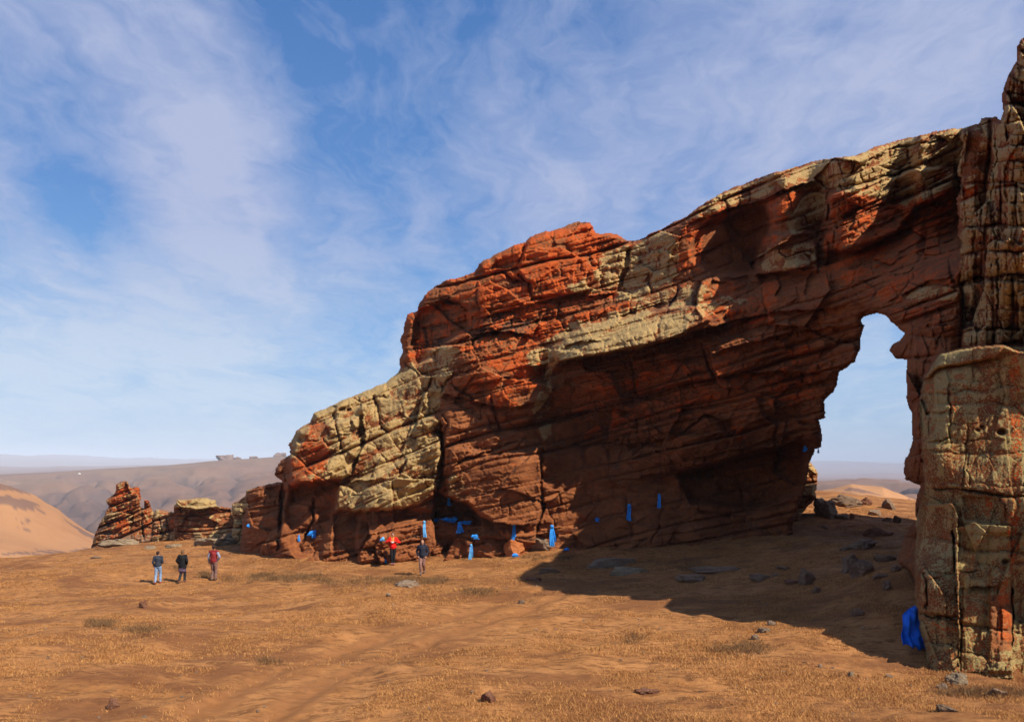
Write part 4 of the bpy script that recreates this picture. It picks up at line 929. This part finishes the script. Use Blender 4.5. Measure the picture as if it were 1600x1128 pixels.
SC = [('knotted blue scarf bundle in shade above the lower left foot of the wall',489,827,17,15,'bunch',SILK,'rock'),
 ('short blue scarf hanging left of the knotted bundle in shade',467,836,6,10,'hang',SILK,'rock'),
 ('tiny blue scarf at the far left foot of the arch',388,818,6,7,'bunch',SILK,'rock'),
 ('small purple-blue scarf beside the head of the person in red',598,838,9,8,'bunch',SILKP,'rock'),
 ('blue cloth in the dark hole by the feet of the person in red',603,872,11,9,'bunch',SILK,'ground'),
 ('narrow pale blue scarf hanging left of the small cave',663,814,9,25,'hang',SILKP,'rock'),
 ('deep blue scarf at the dark left lip of the small cave',682,810,14,8,'bunch',SILK,'rock'),
 ('widest blue scarf, draped over the block under the small cave',701,810,26,16,'drape',SILK,'rock'),
 ('blue scarf hung over the corner of the block right of the widest one',718,816,13,17,'hang',SILK,'rock'),
 ('blue scarf lying flat along the block top right of the small cave',728,814,18,6,'drape',SILK,'rock'),
 ('blue scarf bundle heaped above the thin trailing scarf',742,834,20,9,'bunch',SILK,'rock'),
 ('thin blue scarf trailing down to the ground under a bundle',736,850,9,24,'hang',SILKP,'rock'),
 ('blue scarf hanging in a vertical cleft above the bright orange boulder',803,817,10,28,'hang',SILK,'rock'),
 ('blue cloth crumpled on the ground by the bright orange boulder',805,864,15,9,'bunch',SILK,'ground'),
 ('long bright blue scarf hanging where sun meets shadow on the wall',862,821,13,32,'hang',SILK,'rock'),
 ('blue cloth on the ground just inside the shadow',885,855,11,6,'bunch',SILK,'ground'),
 ('small blue scarf low on the shaded wall',932,808,8,8,'bunch',SILK,'rock'),
 ('long blue scarf slanting on the shaded wall',983,789,14,32,'hang',SILK,'rock'),
 ('blue scarf twisted in a crack deep in the shaded wall',1030,772,10,24,'hang',SILK,'rock'),
 ('blue scarf tied high beside the opening',1258,695,10,12,'bunch',SILK,'rock'),
 ('tiny scarf dangling into the opening from its left edge',1278,700,4,8,'hang',SILKP,'rock'),
 ('faint blue scarf inside the dark small cave',701,778,8,12,'hang',SILK,'rock')]
for i, (lb, px, py, w, h, kd, mt, on) in enumerate(SC):
    scarf(lb, px, py, w, h, kd, mt, on, seed=i*7+3, off=.45 if 'block' in lb or 'bundle heaped' in lb or 'thin blue' in lb else .16)
def big_cloth():
    """the large cloth tied to the left side of the near pillar"""
    d = 20.2; k = d/F
    prof = [(0,1424,1430),(.1,1417,1436),(.22,1412,1440),(.45,1410,1443),(.62,1409,1449),(.72,1408,1441),(.85,1407,1444),(1,1406,1446)]
    bm = bmesh.new(); rows = []
    for i in range(41):
        t = i/40; xl = np.interp(t, [p[0] for p in prof], [p[1] for p in prof]); xr = np.interp(t, [p[0] for p in prof], [p[2] for p in prof])
        row = []
        for j in range(33):
            u = j/32; x = xl+(xr-xl)*u; amp = .03+.11*t
            y = d+amp*math.sin(u*17+1.3*math.sin(t*4))*(.6+.4*math.sin(u*5+2))+.05*math.sin(t*9+u*6)-.12*t
            z = 950+t*(54+12*u)+(2.5*math.sin(u*21) if i == 40 else 0)
            row.append(bm.verts.new(((x-CX)*k, y, (HY-z)*k)))
        rows.append(row)
    for a, b in zip(rows[:-1], rows[1:]):
        for j in range(32): bm.faces.new((a[j], b[j], b[j+1], a[j+1]))
    lump(bm, ((1427-CX)*k, d-.05, (HY-952)*k), .08, .08, .10, 5)
    me = bpy.data.meshes.new('cloth'); bm.to_mesh(me); bm.free(); me.polygons.foreach_set('use_smooth', np.full(len(me.polygons), True)); me.materials.append(cloth_mat('deep_blue_silk', (.012, .15, .74), .3))
    o = link('prayer_scarf', me); s = o.modifiers.new('thick', 'SOLIDIFY'); s.thickness = .008
    tag(o, 'large blue cloth spread to the ground against the near pillar', 'scarf', 'blue prayer scarves tied about the arch')
big_cloth()

# ------------------------------------------------------------------ people
def capsule(bm, a, b, ra, rb, n=14):
    a = Vector(a); b = Vector(b); ax = (b-a); L = ax.length; q = ax.to_track_quat('Z', 'Y') if L > 1e-6 else Matrix.Identity(3).to_quaternion()
    rings = []; st = 5
    for i in range(st+1):
        th = -math.pi/2+math.pi/2*i/st; rings.append((a, ra*math.cos(th), ra*math.sin(th)))
    for i in range(st+1):
        th = math.pi/2*i/st; rings.append((b, rb*math.cos(th), rb*math.sin(th)))
    prev = None
    for c, r, off in rings:
        r = max(r, 1e-4)
        ring = [bm.verts.new(c+q@Vector((r*math.cos(2*math.pi*k/n), r*math.sin(2*math.pi*k/n), off))) for k in range(n)]
        if prev:
            for k in range(n): bm.faces.new((prev[k], prev[(k+1) % n], ring[(k+1) % n], ring[k]))
        else: bm.faces.new(ring[::-1])
        prev = ring
    bm.faces.new(prev)
def ell(bm, c, r, rot=None):
    m = Matrix.Translation(c) @ (rot.to_matrix().to_4x4() if rot else Matrix.Identity(4)) @ Matrix.Diagonal((r[0], r[1], r[2], 1))
    bmesh.ops.create_uvsphere(bm, u_segments=18, v_segments=12, radius=1, matrix=m)
def solid(name, bm, vox, mat, parent, smooth=2, wrinkle=0):
    me = bpy.data.meshes.new('tmp'); bm.to_mesh(me); bm.free()
    o = bpy.data.objects.new('tmp', me); COL.objects.link(o)
    r = o.modifiers.new('r', 'REMESH'); r.mode = 'VOXEL'; r.voxel_size = vox; r.use_smooth_shade = True
    s = o.modifiers.new('s', 'SMOOTH'); s.iterations = smooth; s.factor = .5
    dg = bpy.context.evaluated_depsgraph_get(); me2 = bpy.data.meshes.new_from_object(o.evaluated_get(dg)); bpy.data.objects.remove(o); bpy.data.meshes.remove(me)
    if wrinkle:
        V = np.empty(len(me2.vertices)*3, np.float32); me2.vertices.foreach_get('co', V); V = V.reshape(-1, 3)
        N = np.empty(len(me2.vertices)*3, np.float32); me2.vertices.foreach_get('normal', N); N = N.reshape(-1, 3)
        n = fbm(V[:, 0]*9+V[:, 1]*5, V[:, 2]*16, 3, 3)*wrinkle; V = V+N*n[:, None]; me2.vertices.foreach_set('co', V.ravel().astype(np.float32))
    me2.name = name; me2.materials.clear(); me2.materials.append(mat)
    return link(name, me2, None, parent)
SKIN = cloth_mat('skin', (.44, .22, .14), .1)
def person(label, px, py, H, face, arms, legs, top, bottom, hairc, extras=None, look=0, coat=0, lean=0, topw=1.0, sleeve=None, shoe=(.05, .035, .03), dist=None):
    """arms/legs: joint points in body space (x to the figure's right, y forward, z up) for a 1.75 m figure"""
    p = gpt(px, py)
    root = empty('person', p, R(face)); s = H/1.75; root.scale = (s, s, s); tag(root, label, 'person')
    V = Vector; hip, chest, neck = V((0, 0, .93)), V((0, lean*.6, 1.30)), V((0, lean, 1.50)); head = V((0, lean+.02, 1.635))
    sh = {1: V((.175, lean*.9, 1.42)), -1: V((-.175, lean*.9, 1.42))}
    bm = bmesh.new()
    ell(bm, hip, (.145, .10, .12)); capsule(bm, hip, chest, .115, .135); ell(bm, chest, (.16, .105, .17)); capsule(bm, sh[-1], sh[1], .06, .06); capsule(bm, chest, neck, .08, .055); capsule(bm, neck, head-V((0, 0, .04)), .055, .052)
    ell(bm, head, (.074, .092, .108)); ell(bm, head+V((0, .035, -.055)), (.052, .058, .052))
    hr = Matrix.Rotation(R(look), 3, 'Z')
    ell(bm, head+hr@V((0, .098, -.012)), (.013, .020, .024)); ell(bm, head+hr@V((0, .088, -.052)), (.024, .01, .007))
    for k in (1, -1):
        ell(bm, head+hr@V((.076*k, -.005, -.005)), (.011, .022, .032)); ell(bm, head+hr@V((.028*k, .086, .012)), (.012, .008, .007))
        el, wr, hd = [V(q) for q in arms[k]]
        capsule(bm, sh[k], el, .048, .038); capsule(bm, el, wr, .038, .026)
        d = (hd-wr).normalized(); side = d.cross(V((0, 0, 1)) if abs(d.z) < .8 else V((0, 1, 0))).normalized(); up = side.cross(d)
        palm = wr+d*.085
        for q in (-.028, 0, .028): capsule(bm, wr+d*.01+side*q*.6, palm+side*q, .018, .016)
        for f in range(4):
            b0 = palm+side*(-.033+.022*f); L = (.040, .046, .043, .033)[f]
            b1 = b0+d*L+up*-.008; b2 = b1+(d*.6-up*.8).normalized()*L*.8; capsule(bm, b0, b1, .0095, .009, 8); capsule(bm, b1, b2, .009, .008, 8)
        t0 = wr+d*.03-side*.03; capsule(bm, t0, t0+(d*.7-side*.7)*.04, .013, .011, 8); capsule(bm, t0+(d*.7-side*.7)*.04, t0+d*.07-side*.035, .011, .009, 8)
        hp = V((.09*k, 0, .90)); kn, an = [V(q) for q in legs[k]]
        capsule(bm, hp, kn, .082, .055); capsule(bm, kn, an, .052, .036); capsule(bm, an, an+V((0, .10, -.045)), .038, .03)
    solid('body', bm, .0075, SKIN, root)
    M = lambda n, c: cloth_mat(n, c, .3)
    # upper garment
    bm = bmesh.new(); zb = .90-coat
    ell(bm, chest, (.19*topw, .135*topw, .185)); capsule(bm, V((-.05, 0, zb+.12)), V((.05, 0, zb+.12)), .13*topw, .13*topw); capsule(bm, V((0, 0, zb+.10)), chest, .155*topw, .155*topw)
    capsule(bm, V((-.03, 0, zb+.06)), V((.03, 0, zb+.06)), .135*topw, .135*topw); capsule(bm, sh[-1], sh[1], .085, .085); capsule(bm, chest, neck-V((0, 0, .01)), .10, .065)
    if coat: capsule(bm, V((-.07, 0, zb+.02)), V((.07, 0, zb+.02)), .125*topw, .125*topw)
    def sleeves(bm, mul=1.0):
        for k in (1, -1):
            el, wr, hd = [V(q) for q in arms[k]]; capsule(bm, sh[k], el, .072*mul, .058*mul); capsule(bm, el, wr, .058*mul, .043*mul)
    if sleeve is None: sleeves(bm, topw**.5)
    solid('jacket', bm, .013, M('jacket_cloth', top), root, 2, .014)
    if sleeve is not None:
        bm = bmesh.new(); capsule(bm, sh[-1], sh[1], .08, .08); sleeves(bm, .95); solid('shirt', bm, .013, M('shirt_cloth', sleeve), root, 2, .01)
    bm = bmesh.new(); ell(bm, V((0, -.01, .93)), (.165, .125, .12))
    for k in (1, -1):
        hp = V((.09*k, 0, .88)); kn, an = [V(q) for q in legs[k]]; capsule(bm, hp, kn, .10, .074); capsule(bm, kn, an+V((0, 0, .03)), .074, .060)
    solid('trousers', bm, .013, M('trouser_cloth', bottom), root, 2, .012)
    for k in (1, -1):
        kn, an = [V(q) for q in legs[k]]; bm = bmesh.new()
        capsule(bm, an+V((0, -.03, -.035)), an+V((0, .15, -.055)), .052, .040); capsule(bm, an, an+V((0, 0, -.03)), .054, .05)
        solid('shoe', bm, .012, M('shoe_leather', shoe), root, 1)
    bm = bmesh.new(); ell(bm, head+hr@V((0, -.022, .022)), (.088, .094, .104)); ell(bm, head+hr@V((0, -.05, -.02)), (.078, .065, .085))
    if extras: extras(bm, root, V, head, M)
    solid('hair', bm, .011, M('hair', hairc), root, 1, .012)
    return root
stand = {1: [(.10, .01, .49), (.105, 0, .09)], -1: [(-.10, .03, .49), (-.11, -.05, .09)]}
walk = {1: [(.09, .16, .50), (.09, .12, .10)], -1: [(-.09, .02, .50), (-.10, -.30, .13)]}
def arms_of(er, wr, hr, el, wl, hl): return {1: (er, wr, hr), -1: (el, wl, hl)}
hang = arms_of((.26,-.03,1.15),(.27,.06,.93),(.265,.09,.83),(-.26,-.03,1.15),(-.27,.06,.93),(-.265,.09,.83))
pock = arms_of((.29,-.05,1.16),(.20,.08,.97),(.17,.10,.90),(-.29,-.05,1.16),(-.20,.08,.97),(-.17,.10,.90))
fold = arms_of((.24,.0,1.15),(.15,.20,1.10),(.06,.23,1.12),(-.26,-.02,1.14),(-.22,.10,.94),(-.20,.14,.87))
person('person seen from behind in dark blue-grey top and light blue jeans', 247, 912, 1.66, 8, fold, {1: [(.10,.10,.50),(.10,.06,.09)], -1: [(-.10,-.01,.49),(-.11,-.14,.09)]}, (.030,.038,.055), (.24,.34,.50), (.035,.016,.010), look=-25, topw=1.02, shoe=(.30,.06,.04))
def ext2(bm, root, V, head, M):
    for a in range(5): capsule(bm, head+V((-.04+.02*a, -.06, .0)), head+V((-.06+.03*a, -.085, -.17)), .035, .02)
    b = bmesh.new(); capsule(b, V((-.06, 0, .80)), V((.06, 0, .80)), .15, .15); capsule(b, V((-.07, 0, .66)), V((.07, 0, .66)), .14, .14); solid('skirt', b, .013, M('skirt_cloth', (.12, .075, .12)), root, 2, .012)
person('person seen from behind with fair hair, wide black coat and dark skirt', 285, 910, 1.66, -4, pock, {1: [(.08,.12,.50),(.07,.10,.10)], -1: [(-.08,0,.49),(-.07,-.22,.11)]}, (.006,.006,.007), (.02,.02,.025), (.20,.10,.04), ext2, look=20, coat=.10, topw=1.22, shoe=(.20,.09,.05))
hipa = arms_of((.34,-.08,1.16),(.20,-.02,.98),(.13,.05,.95),(-.26,-.02,1.15),(-.27,.05,.94),(-.265,.08,.86))
person('person seen from behind in a red vest over pale sleeves and brownish trousers', 334, 907, 1.85, -6, hipa, {1: [(.09,.05,.49),(.09,.0,.09)], -1: [(-.09,.10,.49),(-.09,-.02,.09)]}, (.24,.018,.018), (.22,.12,.095), (.03,.014,.010), look=0, topw=1.05, sleeve=(.27,.27,.36), shoe=(.10,.06,.045))
def ext4(bm, root, V, head, M):
    b = bmesh.new()
    for k in (1, -1): capsule(b, V((.055*k, .075, 1.50)), V((.03*k, .165, 1.30)), .022, .022)
    solid('collar', b, .012, M('yellow_lining', (.75, .50, .10)), root, 1)
    b = bmesh.new(); bmesh.ops.create_cube(b, size=1, matrix=Matrix.Translation((0, .22, 1.24)) @ Matrix.Diagonal((.11, .07, .08, 1))); capsule(b, V((0, .25, 1.24)), V((0, .31, 1.24)), .035, .03)
    solid('camera_body', b, .008, M('silver', (.75, .74, .72)), root, 0)
cama = arms_of((.36,.04,1.22),(.15,.18,1.30),(.07,.22,1.26),(-.36,.04,1.22),(-.15,.18,1.30),(-.07,.22,1.26))
person('person in a bright red jacket and black trousers facing the camera by the wall', 614, 882, 1.72, 184, cama, {1: [(.07,.03,.49),(.06,-.02,.09)], -1: [(-.07,.02,.49),(-.06,.0,.09)]}, (.80,.012,.006), (.008,.008,.010), (.02,.012,.010), ext4, topw=1.12, shoe=(.24,.08,.10))
def ext5(bm, root, V, head, M):
    b = bmesh.new()
    for q in range(9):
        a = math.pi*(q/8); capsule(b, V((.105*math.cos(a), -.03-.06*math.sin(a), 1.50)), V((.10*math.cos(a), -.04-.07*math.sin(a), 1.56)), .035, .03)
    solid('hood', b, .012, M('hood_cloth', (.02, .02, .035)), root, 1)
person('person walking towards the camera in a navy jacket and brownish trousers', 660, 898, 1.73, 178, pock, {1: [(.07,.20,.52),(.05,.16,.12)], -1: [(-.06,.03,.50),(-.06,-.30,.16)]}, (.016,.018,.032), (.26,.13,.10), (.22,.12,.07), ext5, topw=1.15, look=10, shoe=(.12,.09,.085))

# ------------------------------------------------------------------ dry grass
def grass_mat(name, a, b):
    m, t = newmat(name); g = t.n('ShaderNodeNewGeometry').outputs['Position']
    r = t.attr('tone').outputs['Fac']
    finish(t, t.mix(t.mr(t.m('ADD', r, t.m('SUBTRACT', t.noise(g, .8, 4), .5)), .1, .9), c4(a), c4(b)), .9); return m
def blades(name, X, Y, hgt, mat, per, spread, seed, width=.010):
    rs = np.random.RandomState(seed); n = len(X)
    X = np.repeat(X, per)+rs.normal(0, spread, n*per); Y = np.repeat(Y, per)+rs.normal(0, spread, n*per); H = np.repeat(hgt, per)*rs.uniform(.5, 1.25, n*per)
    Z = gh(X, Y)-.01; a = rs.uniform(0, 6.28, len(X)); ln = rs.uniform(.3, 1.3, len(X)); la = rs.uniform(0, 6.28, len(X))
    w = width*rs.uniform(.6, 1.3, len(X))*(.6+Y/26)
    P0 = np.stack([X-np.cos(a)*w/2, Y-np.sin(a)*w/2, Z], 1); P1 = np.stack([X+np.cos(a)*w/2, Y+np.sin(a)*w/2, Z], 1); P2 = np.stack([X+np.cos(la)*H*ln, Y+np.sin(la)*H*ln, Z+H], 1)
    V = np.stack([P0, P1, P2], 1).reshape(-1, 3); T = np.arange(len(V)).reshape(-1, 3)
    tone = np.repeat(rs.uniform(0, 1, len(X)), 3)
    return link(name, np_mesh(name, V, T, False, {'tone': tone}), mat)
def grass():
    rs = np.random.RandomState(5); N = 190000
    d = 11.5+(rs.uniform(0, 1, N)**1.35)*50; x = rs.uniform(-.72, .72, N)*d
    cl = fbm(x/1.2, d/1.2, 55, 4)+.5*fbm(x/5, d/5, 56, 3); td = track_mask(x, d)
    keep = (cl > .0+rs.uniform(-.22, .22, N)) & ((td > 2.0) | (rs.uniform(0, 1, N) < .10+.10*(td < .4)))
    x, d = x[keep], d[keep]
    # keep clear of the rock itself
    h = .03+.06*np.clip(cl[keep]+.3, 0, 1)
    o = blades('dry_grass', x, d, h, grass_mat('straw', (.26, .10, .027), (.54, .27, .085)), 5, .06, 6)
    tag(o, 'short straw coloured grass covering the steppe', 'grass', kind='stuff')
    # brown scrub in bands
    xs, ys = [], []
    for (px0, px1, py, n, sp) in [(390,500,903,900,.5),(500,600,908,380,.45),(600,700,908,700,.45),(316,332,900,160,.25),(350,372,905,80,.3),(140,175,975,260,.3),(200,250,985,160,.3),(980,1010,1000,60,.5),(1120,1200,1015,260,.5),(1470,1600,1085,300,.4),(820,900,872,200,.4),(270,300,888,80,.3),(410,430,1035,60,.3),(940,1100,885,260,.6),(720,770,925,200,.4)]:
        for _ in range(n):
            q = rs.uniform(px0, px1); p = (q-CX)/F
            g = (py-HY)/F
            xs.append((q, py+rs.normal(0, sp*8)))
    pts = np.array([gpt(a, b)[:2] for a, b in xs[::4]]); pts = np.repeat(pts, 4, 0)+rs.normal(0, .12, (len(pts)*4, 2))
    o = blades('dry_scrub', pts[:, 0], pts[:, 1], np.full(len(pts), .15), grass_mat('scrub', (.10, .050, .022), (.26, .14, .055)), 6, .10, 9, .008)
    tag(o, 'low brown scrub in thin patches between the walkers and the wall', 'scrub', kind='stuff')
    # gravel
    bm = bmesh.new()
    for k in range(330):
        dd = 12+rs.uniform(0, 1)**1.5*38; xx = rs.uniform(-.68, .68)*dd; r = rs.uniform(.012, .035)*(.7+dd/40)
        m = Matrix.Translation((xx, dd, gz(xx, dd)+r*.2)) @ Matrix.Rotation(rs.uniform(0, 6), 4, 'Z') @ Matrix.Diagonal((r*rs.uniform(.8, 1.6), r, r*.6, 1))
        v = bmesh.ops.create_icosphere(bm, subdivisions=1, radius=1, matrix=m)['verts']
        for q in v: q.co += Vector(rs.normal(0, r*.12, 3))
    me = bpy.data.meshes.new('gravel'); bm.to_mesh(me); bm.free(); me.materials.append(PALE); o = link('gravel', me); tag(o, 'small pale pebbles scattered over the grass', 'gravel', kind='stuff')
grass()

# ------------------------------------------------------------------ haze
def haze():
    bm = bmesh.new(); z0 = ZMIN-1; z1 = 190
    bmesh.ops.create_cube(bm, size=1, matrix=Matrix.Translation((0, 0, (z0+z1)/2)) @ Matrix.Diagonal((42200, 42200, z1-z0, 1)))
    me = bpy.data.meshes.new('haze'); bm.to_mesh(me); bm.free()
    m = bpy.data.materials.new('haze'); m.use_nodes = True; nt = m.node_tree; nt.nodes.clear()
    v = nt.nodes.new('ShaderNodeVolumePrincipled'); v.inputs['Color'].default_value = (.78, .86, 1, 1); v.inputs['Density'].default_value = 1.15e-4; v.inputs['Anisotropy'].default_value = -.25
    o = nt.nodes.new('ShaderNodeOutputMaterial'); nt.links.new(v.outputs[0], o.inputs['Volume'])
    ob = link('haze', me, m); tag(ob, 'thin blue air fading the far hills', 'haze', kind='stuff')
haze()
